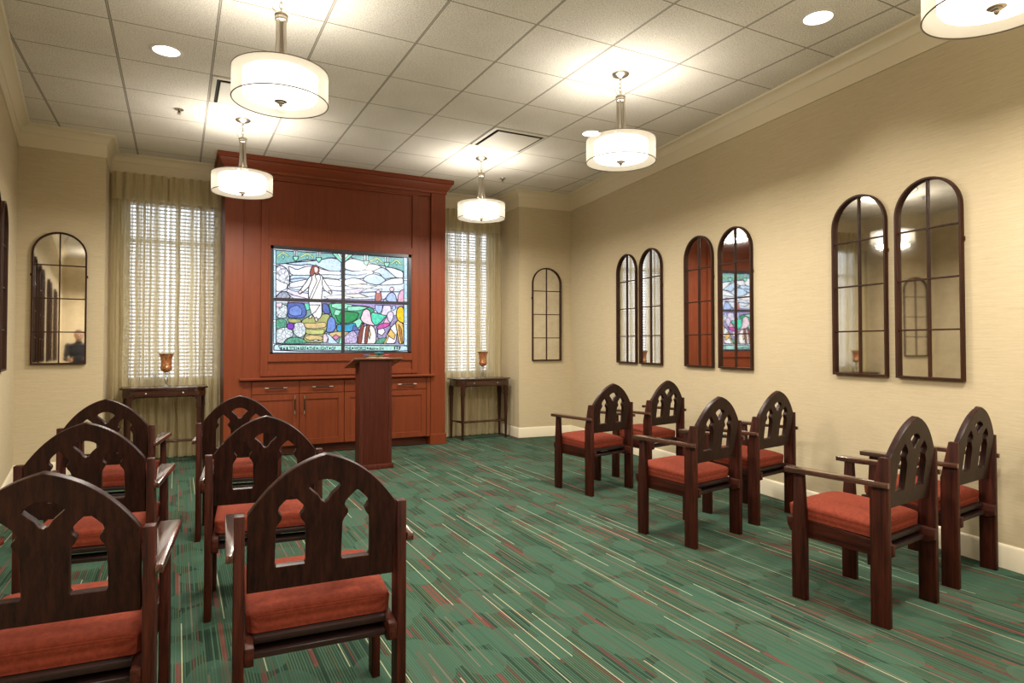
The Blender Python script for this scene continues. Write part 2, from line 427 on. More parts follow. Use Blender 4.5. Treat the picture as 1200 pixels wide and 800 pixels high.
# ---------------------------------------------------------------- curtains
def curtain_panel(x0, x1, npl, label, seed, amp=.050, top=3.112):
    rnd = random.Random(seed)
    bm = B(); dl = bm.verts.layers.float.new('dens_shade'); per = 14; nx = npl*per; zs = [top, top-.03, top-.09, top-.13, top-.20, top-.35, top-.6, 2.0, 1.5, 1.0, .5, .2, .008]
    amps = [1+rnd.uniform(-.35, .45) for _ in range(npl+1)]; ph = [rnd.uniform(-.5, .5) for _ in range(npl+1)]
    rows = []
    for zi, z in enumerate(zs):
        row = []
        t = max(0, min(1, (top-.13-z)/.7))
        for k in range(nx+1):
            s = k/per; i = min(int(s), npl-1); f = s-i
            am = amps[i]*(1-f)+amps[i+1]*f
            x = x0+(x1-x0)*k/nx
            # below the pleats: soft folds ; at the head: narrow pinch pleats
            fold = math.cos(2*PI*s)*.5+.22*math.cos(4*PI*s+ph[i])
            pinch = math.exp(-((f-.5)/.13)**2)
            if zi < 5:
                w = [1.0, .95, .75, .25, .6][zi]
                y = -.040*pinch*w + .012*fold*am*(.3+.2*zi)
                x += (f-.5)*(-.35 if zi == 3 else 0)*pinch*(x1-x0)/npl
            else:
                y = amp*fold*am*(.55+.45*t)
            x += .006*math.sin(7*z+ph[i]*6)*t
            row.append(bm.verts.new((x, 7.925+y, z)))
        rows.append(row)
    for a, b in zip(rows, rows[1:]):
        for k in range(nx): bm.faces.new((a[k], a[k+1], b[k+1], b[k]))
    for row in rows:
        for k, v_ in enumerate(row):
            s_ = k/per; i_ = min(int(s_), npl-1)
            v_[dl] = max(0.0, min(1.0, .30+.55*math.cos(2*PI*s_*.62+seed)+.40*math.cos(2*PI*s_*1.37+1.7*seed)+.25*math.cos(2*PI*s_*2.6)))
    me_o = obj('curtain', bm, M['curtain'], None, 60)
    return tag(me_o, label, 'curtain', 'sheer pleated curtains')
curtain_panel(-.632, -.108, 6, 'left panel of the left window tan sheer curtains, next to the wall corner', 1)
curtain_panel(-.088, .430, 6, 'right panel of the left window tan sheer curtains, touching the cherry cabinet', 2)
curtain_panel(3.025, 3.445, 5, 'left panel of the right window tan sheer curtains, touching the cherry cabinet', 3, top=3.10)
curtain_panel(3.467, 4.06, 6, 'right panel of the right window tan sheer curtains, next to the wall corner', 4, top=3.10)

# ---------------------------------------------------------------- wall cabinet
cab = thing('wall_cabinet', 'tall built-in cherry wood cabinet with crown, drawers and doors around the stained glass', 'cabinet', (0, 0, 0))
def cp(name, pieces, mat='cherry_z', bev=.002, parent=cab):
    bm = B()
    for p in pieces: box(bm, *p, bev=bev, seg=1)
    return obj(name, bm, M[mat], parent, 30)
cp('side_panel', [(.447, .47, 7.46, 8.03, 0, 3.30)]); cp('side_panel', [(2.98, 3.003, 7.46, 8.03, 0, 3.30)])
cp('pilaster', [(.447, .632, 7.44, 7.468, .13, 3.17)]); cp('pilaster', [(2.812, 3.003, 7.44, 7.468, .13, 3.17)])
cp('plinth', [(.437, .642, 7.425, 7.62, 0, .132)], bev=.004); cp('plinth', [(2.800, 3.016, 7.425, 7.62, 0, .132)], bev=.004)
cp('back_panel', [(.62, .917, 7.484, 7.505, .84, 3.17), (2.560, 2.83, 7.484, 7.505, .84, 3.17), (.917, 2.56, 7.484, 7.505, .84, 1.15), (.917, 2.56, 7.484, 7.505, 2.364, 3.17)], bev=0)
# raised frame around picture, top panel and slot panel
fr = [(.817, .893, .90, 3.165), (2.572, 2.648, .90, 3.165), (.893, 2.572, 3.10, 3.165), (.893, 2.572, 2.366, 2.45), (.893, 2.572, 1.06, 1.148), (.893, 2.572, .90, .95)]
cp('picture_surround', [(a, b, 7.462, 7.488, c, d) for a, b, c, d in fr] + [(.893, .917, 7.462, 7.488, 1.148, 2.366), (2.560, 2.572, 7.462, 7.488, 1.148, 2.366)], bev=.0015)
cp('frieze', [(.64, 2.805, 7.455, 7.49, 3.12, 3.20)], 'cherry_x')
# crown: swept profile front + returns
prof = [(0, 3.16), (.012, 3.16), (.016, 3.19), (.03, 3.205), (.045, 3.235), (.062, 3.262), (.066, 3.275), (.082, 3.28), (.084, H-.002), (0, H-.002)]
bm = B(); rings = []
for (px, py, dx, dy) in ((.447, 8.03, -1, 0), (.447, 7.44, -1, -1), (3.003, 7.44, 1, -1), (3.003, 8.03, 1, 0)):
    rings.append([bm.verts.new((px+dx*o_, py+dy*o_, z)) for o_, z in prof])
for a, b in zip(rings, rings[1:]):
    for k in range(len(prof)): bm.faces.new((a[k], b[k], b[(k+1) % len(prof)], a[(k+1) % len(prof)]))
obj('crown_moulding', bm, M['cherry_x'], cab, 25)
cp('countertop', [(.598, 2.853, 7.395, 7.50, .858, .884)], 'cherry_x', .005)
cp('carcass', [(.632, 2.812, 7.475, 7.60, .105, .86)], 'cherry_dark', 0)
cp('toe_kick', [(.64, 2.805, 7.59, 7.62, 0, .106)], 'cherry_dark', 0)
cp('face_frame', [(.632, .724, 7.455, 7.48, .105, .858), (2.760, 2.812, 7.455, 7.48, .105, .858), (.724, 2.76, 7.455, 7.48, .846, .858)])
xs = [.727, 1.232, 1.738, 2.247, 2.757]
def handle(bm, a, b):
    A, D = Vector(a), Vector(b); d = (D-A).normalized()
    tube(bm, [A, D], .0065, 8)
    for t in (.08, .92):
        p = A.lerp(D, t); tube(bm, [p, p+Vector((0, .026, 0))], .006, 8)
def tips(par, a, b):
    A, D = Vector(a), Vector(b); d = (D-A).normalized()
    for p, q in ((A-d*.004, A+d*.035), (D-d*.035, D+d*.004)):
        bm = B(); tube(bm, [p, q], .0078, 8); obj('handle_tip', bm, M['nickel'], par)
for i in range(4):
    a, b = xs[i]+.003, xs[i+1]-.003
    dr = cp('drawer', [(a, b, 7.450, 7.472, .700, .843)], 'cherry_x', .003)
    cx = (a+b)/2; bm = B(); handle(bm, (cx-.113, 7.425, .768), (cx+.113, 7.425, .768)); h = obj('handle', bm, M['bronze'], dr)
    tips(dr, (cx-.113, 7.425, .768), (cx+.113, 7.425, .768))
    s = .065
    do = cp('door', [(a, a+s, 7.450, 7.472, .112, .694), (b-s, b, 7.450, 7.472, .112, .694), (a+s, b-s, 7.450, 7.472, .629, .694), (a+s, b-s, 7.450, 7.472, .112, .177), (a+s-.002, b-s+.002, 7.461, 7.470, .175, .631)], 'cherry_z', .0015)
    hx = b-.048 if i % 2 == 0 else a+.048
    bm = B(); handle(bm, (hx, 7.425, .470), (hx, 7.425, .672)); obj('handle', bm, M['bronze'], do)
    tips(do, (hx, 7.425, .470), (hx, 7.425, .672))
SG=[
('sky',0,[(0.942,2.324),(1.333,2.324),(1.707,2.327),(2.118,2.328),(2.52,2.332),(2.524,1.158),(2.123,1.164),(1.678,1.172),(1.34,1.176),(0.95,1.176)]),
('sky2',3,[(1.13,2.042),(1.318,2.06),(1.536,2.089),(1.708,2.103),(1.709,2.019),(1.503,2.035),(1.335,2.009),(1.131,1.957)]),
('white',2,[(1.131,1.957),(1.335,2.009),(1.503,2.023),(1.709,2.01),(1.709,1.931),(1.469,1.955),(1.336,1.932),(1.123,1.897)]),
('sky2',3,[(1.057,2.173),(1.235,2.158),(1.334,2.181),(1.434,2.161),(1.57,2.113),(1.708,2.107),(1.707,2.256),(1.569,2.27),(1.434,2.23),(1.251,2.202)]),
('white',2.5,[(1.105,2.151),(1.203,2.105),(1.301,2.153),(1.401,2.159),(1.451,2.136),(1.57,2.113),(1.708,2.116),(1.708,2.072),(1.536,2.071),(1.335,2.052),(1.138,2.042)]),
('sky2',3,[(1.743,2.144),(1.849,2.123),(1.955,2.147),(2.064,2.153),(2.101,2.119),(2.01,2.069),(1.938,2.039),(1.849,2.047),(1.744,2.02)]),
('white',3,[(1.742,2.232),(1.83,2.282),(2.009,2.249),(2.027,2.223),(1.991,2.149),(1.866,2.124),(1.743,2.147)]),
('sky2',3,[(2.091,2.145),(2.137,2.175),(2.211,2.192),(2.285,2.147),(2.38,2.073),(2.286,2.065),(2.23,2.044),(2.174,2.114),(2.101,2.124)]),
('white',2.5,[(2.027,2.223),(2.137,2.22),(2.192,2.196),(2.1,2.146),(1.991,2.149)]),
('sky2',3,[(1.96,2.031),(2.01,2.087),(2.101,2.11),(2.193,2.087),(2.252,2.036),(2.156,1.972),(2.028,1.989)]),
('white',2.5,[(2.285,2.147),(2.229,2.199),(2.323,2.195),(2.465,2.157),(2.465,2.07),(2.38,2.073)]),
('white',2.5,[(2.252,2.036),(2.323,2.063),(2.465,2.077),(2.466,2.0),(2.323,1.984),(2.156,1.972)]),
('white',2,[(1.744,2.02),(1.849,2.047),(1.938,2.033),(2.028,1.989),(1.92,1.975),(1.744,1.95)]),
('lilac',1.5,[(1.744,1.897),(1.885,1.92),(1.992,1.943),(1.921,1.865),(1.779,1.854)]),
('cream',1.5,[(1.744,1.95),(1.92,1.975),(2.138,1.963),(2.029,1.926),(1.85,1.928)]),
('sky',1.5,[(1.921,1.865),(2.029,1.935),(2.138,1.922),(2.212,1.934),(2.138,1.841),(2.029,1.828)]),
('cream',1.5,[(1.744,1.848),(1.921,1.86),(2.029,1.822),(1.85,1.809),(1.753,1.818)]),
('lilac',2,[(1.107,1.888),(1.336,1.838),(1.336,1.777),(1.172,1.814),(1.091,1.854)]),
('sky2',2,[(1.091,1.896),(1.237,1.876),(1.336,1.863),(1.336,1.843),(1.156,1.865)]),
('blue3',1.5,[(1.139,2.0),(1.236,2.02),(1.335,2.014),(1.335,2.004),(1.236,2.01),(1.139,1.991)]),
('blue3',1.5,[(1.47,1.877),(1.571,1.893),(1.709,1.887),(1.709,1.878),(1.571,1.885),(1.47,1.869)]),
('blue3',1.5,[(1.752,2.091),(1.884,2.081),(2.01,2.109),(2.01,2.1),(1.884,2.07),(1.752,2.081)]),
('blue3',1.5,[(1.921,1.877),(2.138,1.898),(2.456,1.907),(2.456,1.9),(2.138,1.889),(1.921,1.868)]),
('orb',3,[(0.975,2.134),(1.025,2.151),(1.081,2.124),(1.114,2.083),(1.126,2.016),(1.12,1.939),(1.091,1.884),(0.977,1.858)]),
('white',2,[(0.976,1.997),(1.027,1.961),(1.107,1.939),(1.091,1.884),(1.043,1.86),(0.977,1.849)]),
('teal',3,[(0.948,2.317),(1.169,2.316),(1.433,2.321),(1.707,2.323),(1.673,2.272),(1.569,2.27),(1.434,2.23),(1.317,2.232),(1.194,2.198),(1.065,2.17),(0.949,2.153)]),
('teal',3,[(1.751,2.321),(2.009,2.324),(2.247,2.325),(2.512,2.328),(2.513,2.135),(2.398,2.181),(2.248,2.205),(2.118,2.223),(2.009,2.245),(1.848,2.278)]),
('gold',1,[(0.985,2.253),(1.048,2.308),(1.121,2.262),(1.113,2.248),(1.05,2.287),(0.993,2.236)]),
('gold',1,[(1.235,2.261),(1.317,2.313),(1.392,2.266),(1.383,2.251),(1.317,2.295),(1.243,2.248)]),
('gold',1,[(2.036,2.259),(2.136,2.314),(2.21,2.257),(2.201,2.242),(2.136,2.293),(2.045,2.247)]),
('gold',1,[(2.304,2.249),(2.379,2.305),(2.446,2.248),(2.436,2.233),(2.379,2.283),(2.313,2.234)]),
('mint',1.5,[(1.037,2.243),(1.053,2.264),(1.069,2.245),(1.054,2.22)]),
('mint',1.5,[(1.3,2.256),(1.317,2.278),(1.333,2.259),(1.317,2.233)]),
('mint',1.5,[(2.122,2.259),(2.14,2.282),(2.159,2.262),(2.14,2.235)]),
('mint',1.5,[(2.36,2.256),(2.379,2.279),(2.398,2.258),(2.379,2.231)]),
('white',1.5,[(1.169,2.325),(1.182,2.325),(1.182,2.261),(1.169,2.26)]),
('white',1.5,[(1.195,2.326),(1.208,2.327),(1.208,2.262),(1.195,2.262)]),
('mint',2.5,[(1.16,2.259),(1.218,2.263),(1.215,2.234),(1.189,2.203),(1.163,2.23)]),
('white',1.5,[(1.425,2.327),(1.438,2.328),(1.439,2.262),(1.425,2.261)]),
('white',1.5,[(1.452,2.329),(1.465,2.33),(1.466,2.264),(1.452,2.263)]),
('mint',2.5,[(1.415,2.26),(1.476,2.264),(1.473,2.235),(1.446,2.203),(1.419,2.231)]),
('white',1.5,[(1.978,2.329),(1.992,2.33),(1.993,2.262),(1.978,2.261)]),
('white',1.5,[(2.007,2.331),(2.021,2.332),(2.022,2.264),(2.007,2.263)]),
('mint',2.5,[(1.968,2.26),(2.033,2.265),(2.029,2.234),(2.0,2.201),(1.971,2.23)]),
('white',1.5,[(2.232,2.324),(2.247,2.325),(2.248,2.256),(2.233,2.255)]),
('white',1.5,[(2.262,2.326),(2.277,2.327),(2.277,2.258),(2.262,2.257)]),
('mint',2.5,[(2.222,2.255),(2.289,2.259),(2.285,2.227),(2.255,2.195),(2.225,2.224)]),
('mint',3,[(1.595,2.325),(1.848,2.324),(1.777,2.261),(1.725,2.205),(1.655,2.262)]),
('white',1.5,[(1.655,2.323),(1.69,2.324),(1.721,2.249),(1.699,2.265)]),
('white',1.5,[(1.751,2.323),(1.795,2.322),(1.732,2.249)]),
('violet',2,[(1.108,1.744),(1.221,1.77),(1.337,1.769),(1.487,1.779),(1.623,1.794),(1.78,1.792),(1.921,1.79),(2.139,1.804),(2.466,1.812),(2.467,1.687),(1.108,1.685)]),
('lilac',2,[(1.108,1.82),(1.172,1.814),(1.336,1.777),(1.303,1.773),(1.172,1.775)]),
('white',1.5,[(1.504,1.809),(1.675,1.838),(1.85,1.816),(1.78,1.796),(1.555,1.788)]),
('fern2',1,[(0.977,1.723),(1.71,1.737),(1.713,1.263),(0.981,1.263)]),
('plum',1,[(1.746,1.509),(2.467,1.631),(2.468,1.254),(1.747,1.26)]),
('grey',3,[(0.977,1.79),(1.027,1.848),(1.091,1.854),(1.137,1.796),(1.108,1.77),(0.98,1.762)]),
('pine',3,[(1.555,1.741),(1.78,1.722),(2.03,1.711),(2.102,1.677),(2.094,1.587),(1.941,1.495),(1.781,1.484),(1.642,1.499),(1.59,1.612)]),
('mint',2,[(1.598,1.73),(1.728,1.738),(1.851,1.724),(1.78,1.678),(1.676,1.666),(1.59,1.69)]),
('mint',2,[(1.78,1.701),(1.922,1.712),(2.03,1.697),(1.922,1.658),(1.78,1.651)]),
('green',3,[(1.616,1.647),(1.745,1.647),(1.922,1.633),(1.887,1.547),(1.781,1.501),(1.677,1.508)]),
('mint',2,[(1.641,1.665),(1.711,1.649),(1.676,1.592),(1.616,1.603)]),
('teal2',3,[(2.066,1.644),(2.158,1.628),(2.26,1.605),(2.195,1.535),(2.122,1.476),(2.052,1.541)]),
('mint',2,[(1.834,1.511),(1.922,1.566),(1.958,1.54),(1.923,1.459),(1.852,1.44)]),
('water',3,[(1.656,1.49),(1.781,1.489),(1.869,1.511),(1.896,1.441),(1.817,1.404),(1.657,1.403)]),
('blue',2,[(1.852,1.485),(1.891,1.458),(1.923,1.423),(1.834,1.413)]),
('sand',2,[(1.574,1.388),(1.677,1.407),(1.817,1.401),(1.782,1.351),(1.626,1.333),(1.557,1.35)]),
('blue',3,[(1.103,1.726),(1.181,1.731),(1.274,1.727),(1.304,1.674),(1.313,1.605),(1.275,1.553),(1.174,1.555),(1.109,1.56),(1.097,1.651)]),
('blue2',2,[(1.125,1.669),(1.205,1.705),(1.263,1.655),(1.255,1.587),(1.174,1.577),(1.117,1.601)]),
('teal2',2,[(1.284,1.728),(1.337,1.729),(1.345,1.658),(1.312,1.64)]),
('blue',3,[(1.491,1.731),(1.547,1.725),(1.573,1.663),(1.576,1.615),(1.522,1.61),(1.488,1.644)]),
('blue2',3,[(1.546,1.558),(1.59,1.585),(1.633,1.551),(1.649,1.455),(1.612,1.399),(1.54,1.393),(1.523,1.454)]),
('olive',2,[(1.101,1.546),(1.182,1.543),(1.252,1.539),(1.248,1.508),(1.174,1.497),(1.118,1.506)]),
('olive',3,[(1.256,1.527),(1.321,1.571),(1.404,1.587),(1.539,1.614),(1.582,1.59),(1.548,1.532),(1.54,1.437),(1.506,1.367),(1.498,1.27),(1.29,1.28),(1.281,1.34),(1.314,1.383),(1.289,1.434),(1.264,1.468)]),
('sand',2,[(1.275,1.502),(1.388,1.5),(1.531,1.515),(1.531,1.454),(1.405,1.435),(1.305,1.441)]),
('olive2',2,[(1.297,1.431),(1.422,1.422),(1.514,1.433),(1.506,1.376),(1.389,1.366),(1.306,1.379)]),
('sand',2,[(1.293,1.34),(1.339,1.366),(1.473,1.358),(1.503,1.324),(1.473,1.298),(1.323,1.304)]),
('white',2,[(1.381,1.304),(1.414,1.315),(1.456,1.305),(1.414,1.291)]),
('flower',2,[(0.981,1.698),(1.044,1.714),(1.1,1.685),(1.101,1.617),(1.093,1.558),(1.029,1.548),(0.982,1.564)]),
('pinkp',2,[(0.981,1.718),(1.044,1.724),(1.041,1.675),(0.984,1.673)]),
('fern',2,[(0.982,1.531),(1.045,1.549),(1.094,1.519),(1.094,1.448),(1.038,1.423),(0.983,1.43)]),
('flower',2,[(0.983,1.414),(1.038,1.444),(1.11,1.449),(1.167,1.399),(1.159,1.339),(1.095,1.322),(1.055,1.263),(0.984,1.271)]),
('flower',2,[(1.158,1.475),(1.215,1.51),(1.275,1.502),(1.306,1.434),(1.298,1.366),(1.24,1.331),(1.175,1.365)]),
('purple',2.5,[(1.178,1.463),(1.174,1.445),(1.163,1.431),(1.147,1.423),(1.129,1.423),(1.112,1.431),(1.101,1.444),(1.097,1.462),(1.101,1.48),(1.112,1.494),(1.128,1.502),(1.146,1.502),(1.162,1.495),(1.174,1.481)]),
('fern',2,[(1.063,1.263),(1.111,1.322),(1.192,1.339),(1.273,1.318),(1.331,1.272),(1.192,1.26)]),
('pinkp',2,[(1.498,1.367),(1.527,1.381),(1.557,1.333),(1.537,1.277),(1.498,1.28)]),
('sky2',2,[(1.527,1.384),(1.574,1.367),(1.626,1.307),(1.678,1.263),(1.549,1.263),(1.561,1.324)]),
('rose',2,[(1.643,1.371),(1.688,1.342),(1.647,1.305),(1.602,1.336)]),
('mint',2,[(1.695,1.324),(1.712,1.368),(1.716,1.263),(1.678,1.263)]),
('flowerp',2,[(1.747,1.351),(1.782,1.387),(1.852,1.419),(1.897,1.37),(1.892,1.263),(1.747,1.263)]),
('white',3,[(1.355,2.053),(1.385,2.069),(1.445,2.079),(1.482,2.051),(1.506,2.0),(1.49,1.921),(1.477,1.782),(1.485,1.6),(1.458,1.553),(1.413,1.542),(1.362,1.624),(1.337,1.726),(1.329,1.863),(1.344,1.967)]),
('white',3,[(1.355,2.053),(1.372,2.016),(1.336,1.918),(1.273,1.857),(1.237,1.829),(1.218,1.848),(1.245,1.885),(1.305,1.974)]),
('white',3,[(1.489,2.043),(1.52,1.975),(1.571,1.907),(1.599,1.86),(1.585,1.838),(1.551,1.863),(1.503,1.891),(1.483,1.956)]),
('skin',2,[(1.218,1.855),(1.247,1.88),(1.263,1.86),(1.234,1.832)]),
('skin',2,[(1.554,1.886),(1.582,1.88),(1.597,1.846),(1.579,1.838)]),
('cream',2.5,[(1.398,2.056),(1.455,2.067),(1.469,2.021),(1.419,1.901),(1.366,1.775),(1.336,1.774),(1.386,1.9),(1.427,1.988)]),
('cream',2.5,[(1.337,1.709),(1.403,1.711),(1.462,1.712),(1.412,1.633),(1.367,1.598)]),
('hair',2.5,[(1.345,2.084),(1.358,2.136),(1.381,2.165),(1.414,2.174),(1.444,2.151),(1.451,2.107),(1.438,2.071),(1.411,2.056),(1.401,2.082),(1.378,2.046),(1.355,2.045)]),
('skin',1.5,[(1.391,2.145),(1.418,2.155),(1.438,2.135),(1.435,2.101),(1.415,2.077),(1.394,2.097)]),
('skin',2.5,[(1.344,1.585),(1.381,1.598),(1.368,1.558),(1.335,1.551)]),
('skin',2.5,[(1.401,1.552),(1.421,1.57),(1.441,1.53),(1.413,1.518)]),
('red',2.5,[(2.109,1.812),(2.12,1.894),(2.147,1.917),(2.179,1.893),(2.194,1.806),(2.157,1.765),(2.111,1.767)]),
('pinkp',1.5,[(2.171,1.892),(2.167,1.88),(2.155,1.871),(2.14,1.871),(2.128,1.878),(2.124,1.891),(2.128,1.904),(2.14,1.912),(2.155,1.912),(2.167,1.905)]),
('sky2',2.5,[(2.203,1.77),(2.24,1.822),(2.277,1.806),(2.306,1.764)]),
('blue3',3,[(2.235,1.799),(2.268,1.863),(2.32,1.898),(2.362,1.867),(2.386,1.767),(2.296,1.764)]),
('pinkp',2,[(2.346,1.93),(2.341,1.914),(2.327,1.904),(2.309,1.903),(2.295,1.912),(2.29,1.928),(2.295,1.944),(2.309,1.955),(2.327,1.956),(2.341,1.946)]),
('pink',2.5,[(2.39,1.767),(2.399,1.859),(2.428,1.915),(2.468,1.935),(2.468,1.77)]),
('blue3',2.5,[(2.111,1.731),(2.203,1.73),(2.194,1.661),(2.158,1.624),(2.112,1.668)]),
('lilac',2.5,[(2.213,1.731),(2.302,1.728),(2.31,1.655),(2.25,1.605),(2.185,1.616)]),
('blue3',2,[(2.324,1.729),(2.362,1.73),(2.362,1.684),(2.328,1.665)]),
('violet2',2,[(2.14,1.443),(2.214,1.472),(2.307,1.482),(2.288,1.372),(2.214,1.299),(2.141,1.326)]),
('white',2.5,[(2.149,1.462),(2.204,1.471),(2.236,1.408),(2.196,1.363),(2.144,1.386)]),
('fern',2,[(2.113,1.281),(2.159,1.326),(2.251,1.336),(2.233,1.263),(2.113,1.26)]),
('magenta',2.5,[(2.125,1.458),(2.167,1.498),(2.232,1.517),(2.307,1.515),(2.269,1.472),(2.195,1.444),(2.144,1.436)]),
('pink',2,[(2.213,1.517),(2.236,1.563),(2.278,1.591),(2.306,1.546),(2.288,1.509)]),
('lilac',2.5,[(2.254,1.608),(2.272,1.645),(2.31,1.661),(2.34,1.632),(2.334,1.574),(2.303,1.518),(2.273,1.545)]),
('cream',3,[(2.013,1.492),(2.076,1.479),(2.107,1.443),(2.126,1.371),(2.119,1.263),(2.032,1.26),(1.924,1.263),(1.941,1.441)]),
('brown',2.5,[(1.95,1.495),(1.98,1.504),(1.959,1.37),(1.945,1.263),(1.895,1.263),(1.916,1.405)]),
('brown',2.5,[(2.009,1.492),(2.049,1.487),(2.031,1.406),(2.014,1.263),(1.981,1.263),(1.991,1.406)]),
('sand',2,[(2.042,1.442),(2.06,1.371),(2.042,1.317),(2.028,1.371)]),
('pinkp',3,[(1.949,1.611),(1.961,1.656),(2.003,1.682),(2.048,1.658),(2.059,1.586),(2.07,1.529),(2.118,1.476),(2.031,1.489),(1.967,1.513),(1.931,1.557)]),
('white',3,[(2.237,1.263),(2.251,1.372),(2.307,1.464),(2.363,1.519),(2.391,1.446),(2.364,1.263)]),
('amber',2.5,[(2.266,1.372),(2.303,1.445),(2.363,1.373),(2.349,1.314),(2.307,1.336)]),
('amber',2,[(2.215,1.26),(2.27,1.363),(2.285,1.354),(2.237,1.26)]),
('amber',3,[(2.363,1.519),(2.401,1.556),(2.467,1.502),(2.47,1.26),(2.411,1.26),(2.392,1.373)]),
('brown2',2,[(2.401,1.501),(2.439,1.447),(2.459,1.263),(2.443,1.26),(2.416,1.373)]),
('yellow',3,[(2.372,1.611),(2.377,1.675),(2.409,1.718),(2.447,1.723),(2.472,1.687),(2.473,1.512),(2.423,1.529),(2.391,1.556)]),
('ice',2,[(0.945,2.317),(0.973,2.318),(0.981,1.263),(0.955,1.263)]),
('ice',2,[(2.466,2.327),(2.512,2.328),(2.516,1.241),(2.474,1.241)]),
('white',1.5,[(0.946,2.166),(0.974,2.168),(0.975,2.144),(0.946,2.143)]),
('white',1.5,[(0.947,2.082),(0.975,2.084),(0.975,2.061),(0.947,2.059)]),
('white',1.5,[(0.949,1.789),(0.977,1.79),(0.977,1.767),(0.949,1.766)]),
('white',1.5,[(0.95,1.53),(0.979,1.531),(0.979,1.507),(0.951,1.507)]),
('white',1.5,[(2.467,2.07),(2.513,2.072),(2.513,2.046),(2.467,2.044)]),
('white',1.5,[(2.468,1.816),(2.514,1.817),(2.514,1.791),(2.468,1.79)]),
('white',1.5,[(2.469,1.528),(2.515,1.529),(2.515,1.503),(2.469,1.502)]),
('ice',3,[(0.959,1.243),(0.992,1.258),(1.34,1.253),(1.853,1.245),(2.449,1.239),(2.52,1.234),(2.52,1.16),(0.959,1.18)]),
('aqua',2,[(1.003,1.25),(1.34,1.246),(1.853,1.242),(2.436,1.234),(2.398,1.175),(1.853,1.182),(1.34,1.189),(1.029,1.193)]),
]
# ---------------------------------------------------------------- stained glass
COL = dict(sky=(.78,.86,1.0), sky2=(.60,.78,1.0), white=(.92,.95,1.0), lilac=(.80,.74,.95), cream=(.93,.90,.84), orb=(.86,.86,.97),
 teal=(.22,.50,.50), gold=(.62,.78,.36), mint=(.30,.80,.58), violet=(.42,.34,.66), grey=(.45,.47,.62), pine=(.04,.42,.22), green=(.01,.30,.10),
 teal2=(.10,.72,.50), water=(.03,.36,.62), blue=(.08,.14,.48), blue2=(.16,.28,.70), blue3=(.45,.58,.95), sand=(.66,.50,.24), olive=(.42,.46,.16), olive2=(.55,.60,.22),
 flower=(.72,.78,.84), flowerp=(.62,.52,.80), fern=(.10,.42,.26), pinkp=(.86,.66,.76), pink=(.85,.48,.66), rose=(.66,.22,.42), purple=(.20,.05,.50), skin=(.93,.76,.70),
 hair=(.33,.07,.06), red=(.55,.20,.18), violet2=(.36,.30,.55), magenta=(.60,.10,.42), brown=(.26,.07,.06), brown2=(.50,.22,.06), amber=(.85,.55,.16), yellow=(.90,.60,.03),
 ice=(.55,.78,.90), fern2=(.24,.42,.40), plum=(.40,.34,.58), aqua=(.45,.76,.70), lead=(.016,.014,.04))
def sg_mat():
    g = G('backlit stained glass'); at = g.n('ShaderNodeAttribute', attribute_name='Col')
    v = g.coord((1, 1, 1))
    n = g.noise(v, 34, 4, .65); vo = g.n('ShaderNodeTexVoronoi', feature='DISTANCE_TO_EDGE'); g.put(vo.inputs['Vector'], v); vo.inputs['Scale'].default_value = 26
    mott = g.ramp(n, [(.25, (.62, .64, .70)), (.5, (1., 1., 1.)), (.72, (1.3, 1.3, 1.25))])
    c = g.mix(1.0, at.outputs['Color'], mott, 'MULTIPLY')
    fac = at.outputs['Alpha']   # 0 plain, 1 speckled flower glass
    edge = g.math('LESS_THAN', vo.outputs['Distance'], .055)
    c = g.mix(g.math('MULTIPLY', g.math('MULTIPLY', edge, fac), .75), c, (.05, .12, .16, 1))
    e = g.n('ShaderNodeEmission'); g.put(e.inputs[0], c); e.inputs[1].default_value = .93
    gl = g.n('ShaderNodeBsdfGlossy'); gl.inputs['Roughness'].default_value = .15; gl.inputs[0].default_value = (.04, .04, .04, 1)
    ad = g.n('ShaderNodeAddShader'); g.put(ad.inputs[0], e.outputs[0]); g.put(ad.inputs[1], gl.outputs[0])
    g.put(g.out.inputs[0], ad.outputs[0]); return g.m
sgm = sg_mat()
SPECK = {'fern2', 'plum', 'flower', 'flowerp', 'fern', 'orb', 'grey'}
sgw = thing('stained_glass_panel', 'lit stained glass panel of a robed figure on a hillside, in the cherry cabinet', 'stained glass', (0, 0, 0))
bm = B(); lay = bm.loops.layers.float_color.new('Col')
yy = 7.498
def poly(pts, c, sp=0.0):
    vs = [bm.verts.new((x, yy, z)) for x, z in pts]
    f = bm.faces.new(vs)
    if f.calc_area() < 1e-9: return
    f.normal_update()
    if f.normal.y > 0: f.normal_flip()
    for l in f.loops: l[lay] = (*c, sp)
def clampz(p): return (min(max(p[0], .947), 2.523), min(max(p[1], 1.165), 2.329))
